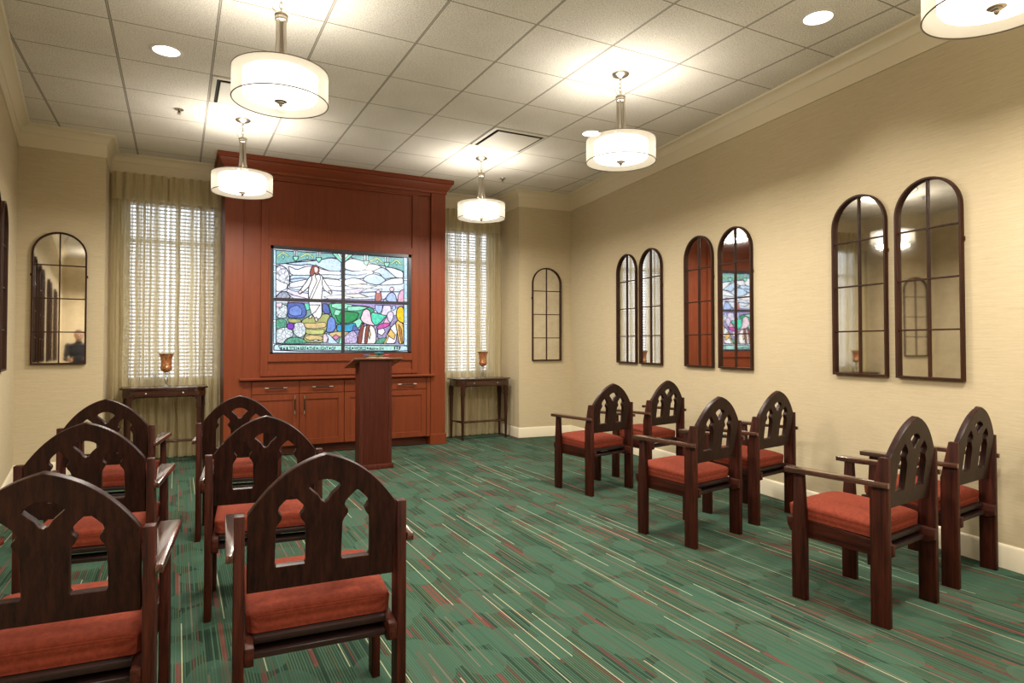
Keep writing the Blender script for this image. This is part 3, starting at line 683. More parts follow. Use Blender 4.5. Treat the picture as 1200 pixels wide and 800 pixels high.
for c, w, pts in SG:
    if c == 'sky' and w == 0: pts = [(.945, 2.33), (2.525, 2.33), (2.525, 1.163), (.945, 1.163)]
    pts = [clampz(p) for p in pts]
    clean = []
    for p in pts:
        if not clean or (abs(p[0]-clean[-1][0])+abs(p[1]-clean[-1][1])) > .0015: clean.append(p)
    if abs(clean[0][0]-clean[-1][0])+abs(clean[0][1]-clean[-1][1]) < .0015: clean.pop()
    pts = clean
    if len(pts) > 5 and w > 0:      # round the outline a little
        q = []
        for i in range(len(pts)):
            a, b = Vector(pts[i]), Vector(pts[(i+1) % len(pts)]); q += [tuple(a.lerp(b, .16)), tuple(a.lerp(b, .84))]
        pts = q
    yy -= .00012
    poly(pts, COL[c], 1.0 if c in SPECK else 0.0)
    if w:
        yy -= .00003; hw = w*.0019
        n = len(pts)
        for i in range(n):
            a, b = Vector(pts[i]), Vector(pts[(i+1) % n]); d = (b-a)
            if d.length < 1e-4: continue
            d.normalize(); nn = Vector((-d.y, d.x))*hw; a2 = a-d*hw*.6; b2 = b+d*hw*.6
            poly([tuple(a2+nn), tuple(a2-nn), tuple(b2-nn), tuple(b2+nn)], COL['lead'])
me = bpy.data.meshes.new('glass_picture'); bm.to_mesh(me); bm.free()
o = finish('glass_picture', me, sgm, sgw, 0)
# lettered strip
def text_mesh(body, size, x, z, y, name, m, parent, ext=.0006, sx=1.0):
    cu = bpy.data.curves.new(name, 'FONT'); cu.body = body; cu.size = size; cu.extrude = ext; cu.align_x = 'LEFT'; cu.offset = .0013
    t = bpy.data.objects.new(name, cu); C.objects.link(t); bpy.context.view_layer.update()
    me = bpy.data.meshes.new_from_object(t.evaluated_get(bpy.context.evaluated_depsgraph_get()))
    bpy.data.objects.remove(t); bpy.data.curves.remove(cu)
    me.transform(Matrix.Translation((x, y, z)) @ XZ @ Matrix.Diagonal((sx, 1, 1, 1)))
    wd = max(v.co.x for v in me.vertices)
    return me, wd
M['ink'] = emit('dark lead lettering', (.02, .05, .05), 1.0)
ly = yy-.002
xcur = 1.122; SX = .70
def sep(x):
    b_ = B(); box(b_, x+.008, x+.026, ly-.0006, ly+.0006, 1.198, 1.220); obj('word_divider', b_, M['ink'], sgw, 0)
def put_word(wd_, sz, x):
    m_, xe = text_mesh(wd_, sz, x, 1.188, ly, 'lettering', None, None, sx=SX)
    o_ = bpy.data.objects.new('lettering', m_); C.objects.link(o_); o_.parent = sgw; m_.materials.clear(); m_.materials.append(M['ink']); return xe
for wd_ in ('YOU', 'ARE', 'THE', 'LIGHT', 'OF'):
    xe = put_word(wd_, .056, xcur)
    if wd_ != 'OF': sep(xe)
    xcur = xe+.034
xcur = max(xcur, 1.752)
for wd_, sz in (('THE', .056), ('WORLD', .056), ('Matthew 5:14', .046)):
    xe = put_word(wd_, sz, xcur)
    if wd_[0] != 'M': sep(xe)
    xcur = xe+.034
for cx in (1.068, 2.385):      # end blocks either side of a star
    bm = B()
    st = []
    for k in range(10):
        a0 = PI/2+2*PI*k/10; r_ = (.019, .008)[k % 2]; st.append((cx+r_*math.cos(a0), 1.208+r_*math.sin(a0)))
    prism(bm, st, 'y', ly-.0006, ly+.0006); obj('star', bm, M['ink'], sgw, 0)
    for s_ in (-1, 1):
        bm = B(); box(bm, cx+s_*.032-.008, cx+s_*.032+.008, ly-.0006, ly+.0006, 1.190, 1.226); obj('end_block', bm, M['ink'], sgw, 0)
M['frame_metal'] = flat('dark grey steel frame', (.030, .030, .036), .35, .4)
bm = B()
for a in ((.917, .947, 1.148, 2.366), (2.523, 2.560, 1.148, 2.366), (.917, 2.56, 1.148, 1.165), (.917, 2.56, 2.329, 2.366)): box(bm, a[0], a[1], 7.466, 7.50, a[2], a[3])
obj('frame', bm, M['frame_metal'], sgw, 0)
bm = B(); box(bm, 1.705, 1.744, 7.464, 7.480, 1.160, 2.335); obj('mullion', bm, M['frame_metal'], sgw, 0)
bm = B(); box(bm, .94, 2.53, 7.468, 7.482, 1.741, 1.780); obj('transom', bm, M['frame_metal'], sgw, 0)
# ---------------------------------------------------------------- lectern
lec = thing('lectern', 'brown wooden pedestal lectern with slanted reading top, standing before the cabinet', 'lectern', (1.778, 6.35, 0))
bm = B(); box(bm, -.195, .178, -.118, .13, 0, .052, .004); obj('base', bm, M['lectern'], lec)
bm = B(); box(bm, -.158, .152, -.105, .115, .05, 1.03, .003)
for v in bm.verts:
    if v.co.z > .9: v.co.z = 1.095 - (v.co.y+.105)*.225
obj('column', bm, M['lectern'], lec)
bm = B(); box(bm, -.170, -.132, -.109, -.095, .052, 1.088, .001, 1); box(bm, .128, .160, -.109, -.095, .052, 1.088, .001, 1); obj('corner_trim', bm, M['lectern'], lec)
SL = -math.atan2(.098, .42)
bm = B(); box(bm, -.235, .262, -.15, .285, -.018, 0, .004)
bmesh.ops.rotate(bm, verts=bm.verts, cent=(0, -.15, 0), matrix=Matrix.Rotation(SL, 3, 'X')); bmesh.ops.translate(bm, verts=bm.verts, vec=(0, 0, 1.122))
obj('reading_top', bm, M['lectern_top'], lec)
def on_top(y): return 1.122+math.tan(SL)*(y+.15)
# open booklet on the lectern
bk = thing('open_booklet', 'open booklet with cream pages lying on the lectern top', 'booklet', (1.79, 6.33, on_top(-.02)+.0005))
bk.rotation_euler = (SL, 0, 0)
M['paper'] = flat('cream paper', (.72, .55, .36), .7)
for s in (-1, 1):
    bm = B(); pts = [(0, 0), (0, .010), (s*.03, .015), (s*.09, .011), (s*.14, .004), (s*.14, 0)]
    prism(bm, pts, 'y', -.10, .09); obj('page_block', bm, M['paper'], bk)
# small flower sprig lying on the booklet
sg_ = thing('flower_sprig', 'small sprig of blue, teal and pink silk flowers lying on the lectern booklet', 'flowers', (1.765, 6.255, on_top(-.09)+.024))
def bloom(name, x, y, z, r, m, n=6):
    bm = B()
    for k in range(n):
        a = 2*PI*k/n
        mt = Matrix.Translation((x+math.cos(a)*r*.55, y+math.sin(a)*r*.55, z+r*.35)) @ Matrix.Rotation(a, 4, 'Z') @ Matrix.Rotation(-.6, 4, 'Y') @ Matrix.Diagonal((r*.62, r*.5, r*.22, 1))
        bmesh.ops.create_uvsphere(bm, u_segments=8, v_segments=6, radius=1, matrix=mt)
    bmesh.ops.create_uvsphere(bm, u_segments=8, v_segments=6, radius=r*.4, matrix=Matrix.Translation((x, y, z+r*.45)))
    return obj(name, bm, m, sg_)
bloom('bloom', .045, .01, .012, .042, flat('teal petals', (.03, .16, .20), .5), 7)
bloom('bloom', -.085, 0, 0, .028, flat('blue petals', (.05, .13, .35), .5))
bloom('bloom', .115, -.02, 0, .026, flat('pink petals', (.45, .06, .12), .5))
bm = B()
for (x, y, a, l) in ((-.05, .0, .2, .055), (-.01, .0, -.1, .05), (.07, -.01, .15, .05), (.0, -.02, -.5, .045)):
    bmesh.ops.create_uvsphere(bm, u_segments=8, v_segments=6, radius=1, matrix=Matrix.Translation((x, y, .006)) @ Matrix.Rotation(a, 4, 'Z') @ Matrix.Diagonal((l, .014, .006, 1)))
obj('leaf', bm, flat('green leaves', (.06, .16, .06), .5), sg_)

# ---------------------------------------------------------------- console tables
def make_table(loc, w, label):
    t = thing('console_table', label, 'table', loc, 0, 'narrow dark console tables')
    d = .34; hw = w/2; c = .085
    plan = lambda e: [(-hw-e, d/2+e), (-hw-e, -d/2+c*.8), (-hw+c-e*.3, -d/2-e), (hw-c+e*.3, -d/2-e), (hw+e, -d/2+c*.8), (hw+e, d/2+e)]
    bm = B(); prism(bm, plan(.014), 'z', .785, .805, .004); obj('tabletop', bm, M['table'], t)
    bm = B(); prism(bm, plan(-.012), 'z', .700, .786, .002); obj('apron', bm, M['table'], t)
    dr = B(); box(dr, -hw+.115, hw-.115, -d/2-.002, -d/2+.014, .712, .777, .002, 1); dr = obj('drawer', dr, M['table'], t)
    for kx in (-.17, .17):
        bm = B(); lathe(bm, [(0, 0), (.004, 0), (.004, .008), (.009, .012), (.009, .017), (0, .020)], n=12)
        bmesh.ops.rotate(bm, verts=bm.verts, matrix=Matrix.Rotation(PI/2, 3, 'X')); bmesh.ops.translate(bm, verts=bm.verts, vec=(kx, -d/2-.002, .745)); obj('knob', bm, M['nickel'], dr)
    def leg(x, y):
        bm = B()
        for (z0, z1, a, b) in ((.60, .702, .023, .023), (.585, .60, .026, .026), (.0, .585, .010, .020)):
            vs0 = [bm.verts.new((x+i*a, y+j*a, z0)) for i, j in ((-1, -1), (1, -1), (1, 1), (-1, 1))]
            vs1 = [bm.verts.new((x+i*b, y+j*b, z1)) for i, j in ((-1, -1), (1, -1), (1, 1), (-1, 1))]
            bm.faces.new(vs0[::-1]); bm.faces.new(vs1)
            for k in range(4): bm.faces.new((vs0[k], vs0[(k+1) % 4], vs1[(k+1) % 4], vs1[k]))
        # little bracket under the apron
        obj('leg', bm, M['table_z'], t, 20)
    fx = hw-.075
    for x, y in ((-fx, -d/2+.03), (fx, -d/2+.03), (-hw+.03, d/2-.03), (hw-.03, d/2-.03)): leg(x, y)
    bm = B()
    for s in (-1, 1):
        prism(bm, [(s*(fx-.02), .702), (s*(fx-.075), .702), (s*(fx-.035), .688), (s*(fx-.022), .655)], 'y', -d/2+.015, -d/2+.035)
    obj('bracket', bm, M['table_z'], t)
    bm = B(); prism(bm, [(-hw+.03, d/2-.03), (-fx+.0, -d/2+.03), (fx, -d/2+.03), (hw-.03, d/2-.03), (fx-.06, -d/2+.10), (-fx+.06, -d/2+.10)], 'z', .225, .245, .002); obj('stretcher', bm, M['table'], t)
    return t
make_table((-.108, 7.68, 0), .79, 'dark wooden console table with two-knob drawer in front of the left window curtains')
make_table((3.605, 7.68, 0), .78, 'dark wooden console table in front of the right window curtains, right of the cabinet')
def make_cup(loc, label):
    t = thing('candle_goblet', label, 'candle holder', loc, 0, 'amber glass goblets on the console tables')
    z0 = 0
    bm = B(); lathe(bm, [(0, 0), (.050, 0), (.050, .006), (.030, .014), (.014, .022), (0, .024)], n=28); obj('foot', bm, M['clear'], t)
    bm = B(); lathe(bm, [(.012, .020), (.009, .045), (.016, .060), (.019, .075), (.010, .092), (.008, .11), (.017, .125), (.012, .140), (.018, .152), (0, .160)], n=20); obj('stem', bm, M['clear'], t)
    bm = B(); lathe(bm, [(0, .152), (.022, .156), (.046, .172), (.058, .196), (.056, .212), (.052, .224), (.053, .27), (.058, .31), (.068, .338), (.078, .349), (.075, .350), (.064, .338), (.054, .31), (.049, .27), (.048, .226), (.052, .21), (.054, .196), (.042, .176), (.02, .161), (0, .158)], n=36); obj('bowl', bm, M['amber'], t)
make_cup((-.098, 7.63, .806), 'amber glass goblet candle holder on the console table before the left window')
make_cup((3.62, 7.63, .806), 'amber glass goblet candle holder on the console table before the right window')

# ---------------------------------------------------------------- arched mirrors
MW, MH = .436, 1.272
def arch_loop(w, h, n=22, z0=0):
    r = w/2
    return [(-r, z0), (r, z0)] + [(r*math.cos(PI*k/n), h-r+r*math.sin(PI*k/n)) for k in range(n+1)]
fme = plate_mesh('frame', [arch_loop(MW, MH), arch_loop(MW-.032, MH-.016, z0=.016)], .030, .003, Matrix.Translation((0, -.016, 0)) @ XZ)
gbm = B(); A_ = [gbm.verts.new((x, -.006, z)) for x, z in arch_loop(MW-.034, MH-.017, z0=.017)]; gf = gbm.faces.new(A_); gf.normal_update()
if gf.normal.y > 0: gf.normal_flip()
gme = bpy.data.meshes.new('mirror_glass'); gbm.to_mesh(gme); gbm.free()
bbm = B()
box(bbm, -.006, .006, -.019, -.005, .015, MH-.012, .002, 1)
bars = [.245*MH, .497*MH, .748*MH]
for z in bars: box(bbm, -MW/2+.012, MW/2-.012, -.017, -.0055, z-.005, z+.005, .0015, 1)
bme = bpy.data.meshes.new('glazing_bars'); bmesh.ops.recalc_face_normals(bbm, faces=bbm.faces[:]); bbm.to_mesh(bme); bbm.free()
fme.materials.clear(); fme.materials.append(M['mirror_frame']); gme.materials.append(M['mirror']); bme.materials.append(M['mirror_frame'])
lugs = []
for s_ in (-1, 1):
    cbm = B(); xx = sorted((s_*(MW/2-.003), s_*(MW/2+.009))); box(cbm, xx[0], xx[1], -.012, -.004, MH*.66, MH*.66+.026, .002, 1)
    cme = bpy.data.meshes.new('hanging_lug'); cbm.to_mesh(cme); cbm.free(); cme.materials.append(M['mirror_frame']); lugs.append(('hanging_lug', cme))
fme.shade_smooth(); fme.set_sharp_from_angle(angle=R(40))
mirror0 = None
def put_mirror(x, y, rz, label, z=1.040):
    global mirror0
    if mirror0 is None:
        t = thing('arched_mirror', label, 'mirror', (x, y, z), rz, 'arched window-pane mirrors')
        for nm, me_ in (('frame', fme), ('mirror_glass', gme), ('glazing_bars', bme), *lugs):
            o = bpy.data.objects.new(nm, me_); C.objects.link(o); o.parent = t
        mirror0 = t; return t
    return dup(mirror0, (x, y, z), rz, label)
# right wall: local -y must face into the room (-x side)
dR = (NR-CR).normalized(); nR = Vector((-dR.y, dR.x))*-1      # points to -x ?
if nR.x > 0: nR = -nR
angR = math.atan2(nR.y, nR.x)+PI/2
lab = ['farthest arched mirror on the right wall, narrow in view, reflecting the window curtain',
       'second arched mirror from the far corner on the right wall, reflecting the window curtain',
       'left arched mirror of the middle pair, right wall, reflecting only red wood',
       'right arched mirror of the middle pair, right wall, reflecting the stained glass',
       'left arched mirror of the nearest pair, right wall, reflecting curtain and goblet',
       'largest and nearest arched mirror on the right wall, reflecting another arched mirror']
for k, L_ in zip((1.52, 2.02, 2.855, 3.37, 4.645, 5.145), lab):
    p = CR+dR*(k-.003)+nR*.002; put_mirror(p.x, p.y, angR, L_, 1.037)
dL = (NL-CL).normalized(); nL = Vector((-dL.y, dL.x))
if nL.x < 0: nL = -nL
angL = math.atan2(nL.y, nL.x)+PI/2
labL = ['farthest arched mirror on the left wall, a sliver at the left edge', 'second arched mirror from the far corner on the left wall', 'third arched mirror from the far corner on the left wall',
        'fourth arched mirror from the far corner on the left wall', 'fifth arched mirror from the far corner on the left wall', 'sixth arched mirror from the far corner on the left wall', 'seventh arched mirror from the far corner on the left wall', 'eighth arched mirror from the far corner on the left wall']
for k, L_ in zip((1.43, 1.93, 2.77, 3.27, 4.56, 5.06, 6.35, 6.85), labL):
    p = CL+dL*k+nL*.002; put_mirror(p.x, p.y, angL, L_, 1.055)
dBL = (EL-CL).normalized(); nBL = Vector((dBL.y, -dBL.x)); p = CL+dBL*.331+nBL*.002
mb = put_mirror(p.x+nBL.x*.006, p.y+nBL.y*.006, R(5.95), 'arched mirror on the back wall left of the curtains, reflecting a row of dark mirrors', 1.062); mb.rotation_euler = (R(-.42), 0, R(5.95))
dBR = (CR-ER).normalized(); nBR = Vector((dBR.y, -dBR.x)); p = ER+dBR*.403+nBR*.002
put_mirror(p.x, p.y, math.atan2(nBR.y, nBR.x)+PI/2, 'arched mirror on the back wall right of the curtains, reflecting plain tan wall', 1.030)

# ---------------------------------------------------------------- pendants and other ceiling fittings
def make_pendant(loc, label):
    t = thing('pendant_light', label, 'pendant light', loc, 0, 'drum pendant lights')
    z = lambda v: v-H
    bm = B(); lathe(bm, [(0, z(3.329)), (.066, z(3.329)), (.067, z(3.322)), (.060, z(3.312)), (.030, z(3.300)), (.012, z(3.292)), (.010, z(3.28)), (0, z(3.28))], n=32); obj('canopy', bm, M['nickel'], t)
    bm = B(); zz = 3.288; k = 0
    while zz > 3.165:
        ang = k*PI/2
        pts = [(math.cos(ang)*.011*math.cos(a), math.sin(ang)*.011*math.cos(a), z(zz-.020)+.021*math.sin(a)) for a in [2*PI*j/14 for j in range(14)]]
        tube(bm, pts, .0028, 6, True); zz -= .031; k += 1
    obj('chain', bm, M['nickel'], t)
    bm = B(); tube(bm, [(.004, 0, z(3.285)), (-.02, .006, z(3.25)), (-.045, .004, z(3.215)), (-.05, 0, z(3.185)), (-.035, -.004, z(3.165)), (-.012, 0, z(3.152))], .0022, 6); obj('wire', bm, M['nickel'], t)
    bm = B(); lathe(bm, [(0, z(3.16)), (.030, z(3.16)), (.038, z(3.152)), (.038, z(3.145)), (.034, z(3.138)), (.036, z(3.128)), (.034, z(3.118)), (.026, z(3.112)), (0, z(3.112))], n=28); obj('collar', bm, M['nickel'], t)
    bm = B()
    prof = [(.0245, 3.115), (.0245, 3.04), (.026, 2.98), (.030, 2.93), (.038, 2.89), (.050, 2.855)]
    for j in range(4):
        a = PI/4+j*PI/2
        tube(bm, [(r*math.cos(a), r*math.sin(a), z(h_)) for r, h_ in prof], .0095, 8)
    tube(bm, [(0, 0, z(3.115)), (0, 0, z(2.66))], .010, 8)
    obj('stem', bm, M['nickel'], t)
    RR = .262
    bm = B(); lathe(bm, [(RR, z(2.818)), (RR, z(2.648))], n=64); sh = obj('drum_shade', bm, M['shade'], t, 60)
    for zz in (2.818, 2.648):
        bm = B(); tube(bm, [(RR*math.cos(2*PI*k/64), RR*math.sin(2*PI*k/64), z(zz)) for k in range(64)], .0032, 6, True); obj('rim', bm, M['nickel_dark'], sh)
    bm = B(); rI = .205
    lathe(bm, [(0, z(2.806)), (rI-.012, z(2.806)), (rI, z(2.798)), (rI, z(2.690)), (rI-.01, z(2.674)), (rI-.04, z(2.664)), (.10, z(2.657)), (0, z(2.655))], n=56); obj('diffuser', bm, M['bulb'], t, 50)
    bm = B(); lathe(bm, [(0, z(2.657)), (.034, z(2.656)), (.035, z(2.650)), (.020, z(2.646)), (.021, z(2.640)), (.012, z(2.636)), (.010, z(2.627)), (.004, z(2.620)), (0, z(2.618))], n=24); obj('finial', bm, M['nickel'], t)
    return t
PEND = [((2.98, 1.33, H), 'drum pendant light cut by the top right corner, nearest on the right side'),
        ((.513, 3.79, H), 'large drum pendant light nearest on the left, hanging before the cherry cabinet'),
        ((2.982, 3.83, H), 'drum pendant light in the middle of the ceiling beside the right wall'),
        ((.519, 6.257, H), 'drum pendant light at the top left corner of the cherry cabinet'),
        ((2.970, 6.30, H), 'smallest drum pendant light, hanging before the right window curtains'),
        ((.51, 1.33, H), 'added drum pendant light for fill, unseen above the camera position, left side'),
        ((.51, -1.1, H), 'added drum pendant light for fill, unseen behind the camera, left side'), ((2.98, -1.1, H), 'added drum pendant light for fill, unseen behind the camera, right side')]  # pendants above and behind the camera are added out of view for fill
pen0 = make_pendant(*PEND[0])
for l_, L_ in PEND[1:]: dup(pen0, l_, 0, L_)
def lamp(kind, name, loc, power, size=.1, col=(1, .925, .81), **k):
    l = bpy.data.lights.new(name, kind); l.energy = power; l.color = col
    if kind == 'AREA': l.shape = 'DISK'; l.size = size
    else: l.shadow_soft_size = size
    for a, b in k.items(): setattr(l, a, b)
    o = bpy.data.objects.new(name, l); C.objects.link(o); o.location = loc; return o
for (x, y, _), L_ in PEND:
    up = lamp('AREA', 'pendant_uplight', (x, y, 2.825), PUP, .50); up.rotation_euler = (PI, 0, 0)
    dn = lamp('AREA', 'pendant_downlight', (x, y, 2.61), PDN, .36)
    up.data.spread = R(170)
can0 = None
for (x, y), L_ in (((-.085, 5.03), 'round recessed ceiling light above the left chairs'), ((3.57, 2.573), 'round recessed ceiling light near the right wall, closest to the top right pendant'),
                   ((3.576, 5.055), 'round recessed ceiling light just left of the middle pendant'), ((-.085, 2.573), 'recessed ceiling light near the left wall outside the view'), ((3.3, .1), 'recessed ceiling light behind the top right pendant'), ((.1, .1), 'recessed ceiling light above the camera position')):
    if can0 is None:
        can0 = thing('recessed_downlight', L_, 'ceiling light', (x, y, H), 0, 'recessed downlights')
        bm = B(); lathe(bm, [(.086, -.0005), (.105, -.0005), (.105, -.004), (.094, -.008), (.086, -.006)], n=40, close=True); obj('trim_ring', bm, M['white_metal'], can0)
        bm = B(); lathe(bm, [(0, -.0035), (.088, -.0035)], n=40); obj('lens', bm, M['can'], can0)
    else: dup(can0, (x, y, H), 0, L_)
    s = lamp('SPOT', 'downlight_beam', (x, y, H-.03), PCAN, .07, (1, .93, .84)); s.data.spot_size = R(104); s.data.spot_blend = .55
# air diffusers
vent0 = None
for (x, y), L_ in (((2.957, 5.625), 'square ceiling air vent with raised centre plate near the middle pendant'), ((.5185, 5.625), 'square ceiling air vent half hidden behind the large left pendant')):
    if vent0 is None:
        vent0 = thing('ceiling_vent', L_, 'vent', (x, y, H), 0, 'square ceiling vents')
        bm = B(); box(bm, -.288, .288, -.288, .288, -.0022, -.0006); obj('backing', bm, M['dark_gap'], vent0)  # dark sheet paints the shade in the gap round the plate
        bm = B()
        for s in (-1, 1):
            prism(bm, [(s*.292, -.001), (s*.262, -.012), (s*.292, -.006)], 'y', -.292, .292); prism(bm, [(s*.292, -.001), (s*.262, -.012), (s*.292, -.006)], 'x', -.292, .292)
        obj('frame', bm, M['white_metal'], vent0)
        bm = B(); box(bm, -.235, .235, -.235, .235, -.020, -.014, .002, 1)
        for i in (-1, 1):
            for j in (-1, 1): box(bm, i*.19-.008, i*.19+.008, j*.19-.008, j*.19+.008, -.016, -.001)
        obj('centre_plate', bm, M['white_metal'], vent0)
    else: dup(vent0, (x, y, H), 0, L_)
spr0 = None
for (x, y), L_ in (((-.002, 6.247), 'small chrome fire sprinkler head on the ceiling left of the pendants'), ((3.579, 6.969), 'small chrome fire sprinkler head on the ceiling in the far right corner')):
    if spr0 is None:
        spr0 = thing('sprinkler_head', L_, 'sprinkler', (x, y, H), 0, 'ceiling sprinkler heads')
        bm = B(); lathe(bm, [(0, -.0005), (.038, -.0005), (.036, -.006), (.018, -.010), (0, -.010)], n=24); obj('escutcheon', bm, M['nickel'], spr0)
        bm = B(); lathe(bm, [(0, -.010), (.008, -.010), (.008, -.028), (.004, -.034), (.004, -.040), (0, -.040)], n=12)
        tube(bm, [(.008, 0, -.018), (.015, 0, -.028), (.006, 0, -.042)], .0022, 6); tube(bm, [(-.008, 0, -.018), (-.015, 0, -.028), (-.006, 0, -.042)], .0022, 6)
        obj('nozzle', bm, M['nickel_dark'], spr0)
        bm = B(); lathe(bm, [(0, -.041), (.017, -.041), (.017, -.044), (0, -.045)], n=16); obj('deflector', bm, M['nickel'], spr0)
    else: dup(spr0, (x, y, H), 0, L_)

# ---------------------------------------------------------------- chairs
def panel_loops():
    def sym(p): return [(-x, z) for x, z in p]
    hw, zs, za, zb = .221, .755, .926, .515
    right = [(hw, zb), (hw, zs)]
    n = 16
    for k in range(1, n):
        u = 1-k/n
        right.append((hw*u, zs+(za-zs)*(1-(.36*u+.64*u**2.5))))
    outer = right+[(0, za)]+[(-x, z) for x, z in right[::-1]]
    kite = [(0, .775), (.010, .780), (.020, .797), (.036, .812), (.047, .823), (.044, .830), (.030, .840), (.015, .846), (0, .848), (-.015, .846), (-.030, .840), (-.044, .830), (-.047, .823), (-.036, .812), (-.020, .797), (-.010, .780)]
    side = [(-.041, .586), (.041, .586), (.045, .592), (.044, .66), (.043, .705), (.038, .718), (.030, .728), (.026, .738), (.028, .746), (.034, .752), (.038, .762), (.034, .774), (.020, .789), (.004, .804), (0, .806)]
    side = side[:-1]+[(0, .806)]+[(-x, z) for x, z in side[2:-1][::-1]]
    side = side[2:]+side[:2]
    seen = []
    for p in side:
        if not any(abs(p[0]-q[0])+abs(p[1]-q[1]) < 1e-6 for q in seen): seen.append(p)
    h1 = [(x+.098, z) for x, z in seen]; h2 = [(x-.098, z) for x, z in seen]
    return [outer, kite, h1, h2]
def make_chair(label, loc, rz, group):
    t = thing('arched_armchair', label, 'chair', loc, rz, group)
    W = .257; th = .030
    for s in (-1, 1):
        xa, xb = sorted((s*W, s*(W-th)))
        # rear post: y from 0 (back) forward
        bm = B(); prism(bm, [(0, 0), (.080, 0), (.080, .56), (.040, .752), (0, .752)], 'x', xa, xb, .0025); obj('rear_post', bm, M['chair_z'], t)
        bm = B(); prism(bm, [(.385, 0), (.457, 0), (.457, .30), (.440, .622), (.398, .622), (.385, .35)], 'x', xa, xb, .0025); obj('front_leg', bm, M['chair_z'], t)
        # armrest, wider at the front, notched outside the post
        pts = [(s*(W+.001), -.008), (s*(W+.022), -.008), (s*(W+.027), .475), (s*(W+.020), .483), (s*(W-.038), .483), (s*(W-.038), .36), (s*(W-.004), .085), (s*(W+.001), .081)]
        if s < 0: pts = pts[::-1]
        bm = B(); prism(bm, pts, 'z', .622, .646, .0025); obj('armrest', bm, M['chair_arm'], t)
        # side rail on the inner faces of the legs
        xr = sorted((s*(W-th-.0005), s*(W-th-.027)))
        bm = B(); prism(bm, [(-.004, .365), (-.004, .312), (.03, .298), (.46, .303), (.480, .318), (.497, .345), (.503, .385), (.40, .392)], 'x', xr[0], xr[1], .0025); obj('side_rail', bm, M['chair_y'], t)
    hx = W-th-.028
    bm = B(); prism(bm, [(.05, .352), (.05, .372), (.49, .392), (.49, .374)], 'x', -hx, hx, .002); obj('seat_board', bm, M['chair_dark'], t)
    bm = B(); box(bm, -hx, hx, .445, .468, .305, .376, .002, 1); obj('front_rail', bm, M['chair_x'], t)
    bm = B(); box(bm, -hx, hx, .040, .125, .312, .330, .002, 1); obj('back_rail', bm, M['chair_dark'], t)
    # raked back panel
    xf = Matrix.Translation((0, .030, .62)) @ Matrix.Rotation(R(7), 4, 'X') @ Matrix.Translation((0, 0, -.62)) @ XZ
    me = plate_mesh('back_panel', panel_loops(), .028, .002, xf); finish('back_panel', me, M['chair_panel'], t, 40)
    # cushion
    bm = B(); nx, ny = 14, 14; hwc = .222; y0, y1 = .068, .497
    def zt(u, v):
        e = (max(0, 1-abs(u))**.28)*(max(0, 1-abs(v))**.28)
        return .024*e
    top = {}; bot = {}
    import itertools
    us = [-1, -.985, -.94, -.85, -.7, -.5, -.25, 0, .25, .5, .7, .85, .94, .985, 1]
    for i, u in enumerate(us):
        for j, v in enumerate(us):
            ins = 1
            cr = .012
            x = hwc*u; y = (y0+y1)/2+(y1-y0)/2*v
            # round plan corners
            cu_, cv_ = max(0, abs(u)-.93)/.07, max(0, abs(v)-.93)/.07
            k = cu_*cv_*.010
            x -= math.copysign(k, x); y -= math.copysign(k, v)
            base = .372+(y-y0)*.045
            e = (max(0, 1-u*u)**.35)*(max(0, 1-v*v)**.35)
            bulge = .022*(1-u**4)*(1-v**4)
            zt_ = base+.058+.010*min(1, e*2.2)+bulge
            if i in (0, len(us)-1) or j in (0, len(us)-1): zt_ = base+.052
            top[i, j] = bm.verts.new((x, y, zt_))
            if i in (0, len(us)-1) or j in (0, len(us)-1):
                bot[i, j] = bm.verts.new((x*.985, (y0+y1)/2+((y)-(y0+y1)/2)*.985, base+.004))
    N_ = len(us)
    for i in range(N_-1):
        for j in range(N_-1): bm.faces.new((top[i, j], top[i+1, j], top[i+1, j+1], top[i, j+1]))
    ring = [(i, 0) for i in range(N_)]+[(N_-1, j) for j in range(1, N_)]+[(i, N_-1) for i in range(N_-2, -1, -1)]+[(0, j) for j in range(N_-2, 0, -1)]
    for a, b in zip(ring, ring[1:]+ring[:1]): bm.faces.new((top[a], bot[a], bot[b], top[b]))
    bm.faces.new([bot[r_] for r_ in ring])
    obj('seat_cushion', bm, M['cushion'], t, 60)
    return t
CH = [((3.034, 1.715), 7, 'dark wooden armchair with rust red seat, nearest on the right side', 'armchairs on the right side'),
      ((3.80, 1.815), 6, 'dark armchair with rust red seat against the right wall, rightmost of all', 'armchairs on the right side'),
      ((3.065, 2.936), 10, 'dark armchair, rust red seat, middle row of the right block, on the aisle', 'armchairs on the right side'),
      ((3.815, 3.105), 9.5, 'dark armchair, rust red seat, middle row of the right block, beside the wall', 'armchairs on the right side'),
      ((3.279, 4.33), 10, 'dark armchair, rust red seat, far row of the right block, on the aisle', 'armchairs on the right side'),
      ((4.005, 4.46), 11, 'dark armchair, rust red seat, far row of the right block, beside the wall', 'armchairs on the right side'),
      ((.408, 1.995), -4, 'largest dark armchair seen from behind, its whole arched back in the foreground', 'armchairs on the left side'),
      ((-.305, 2.05), -5, 'dark armchair seen from behind, cut off by the left picture edge', 'armchairs on the left side'),
      ((.372, 3.155), -6, 'dark armchair seen from behind, middle row of the left block, on the aisle', 'armchairs on the left side'),
      ((-.34, 3.25), -6.9, 'dark armchair seen from behind, middle row of the left block, beside the wall', 'armchairs on the left side'),
      ((.366, 4.46), -8, 'dark armchair seen from behind, far row of the left block, nearest the cabinet', 'armchairs on the left side'),
      ((-.378, 4.57), -8.5, 'dark armchair seen from behind, far row of the left block, before the console table', 'armchairs on the left side')]
ch0 = None
for (x, y), a, L_, g_ in CH:
    if ch0 is None: ch0 = make_chair(L_, (x, y, 0), R(a), g_)
    else: dup(ch0, (x, y, 0), R(a), L_, g_)
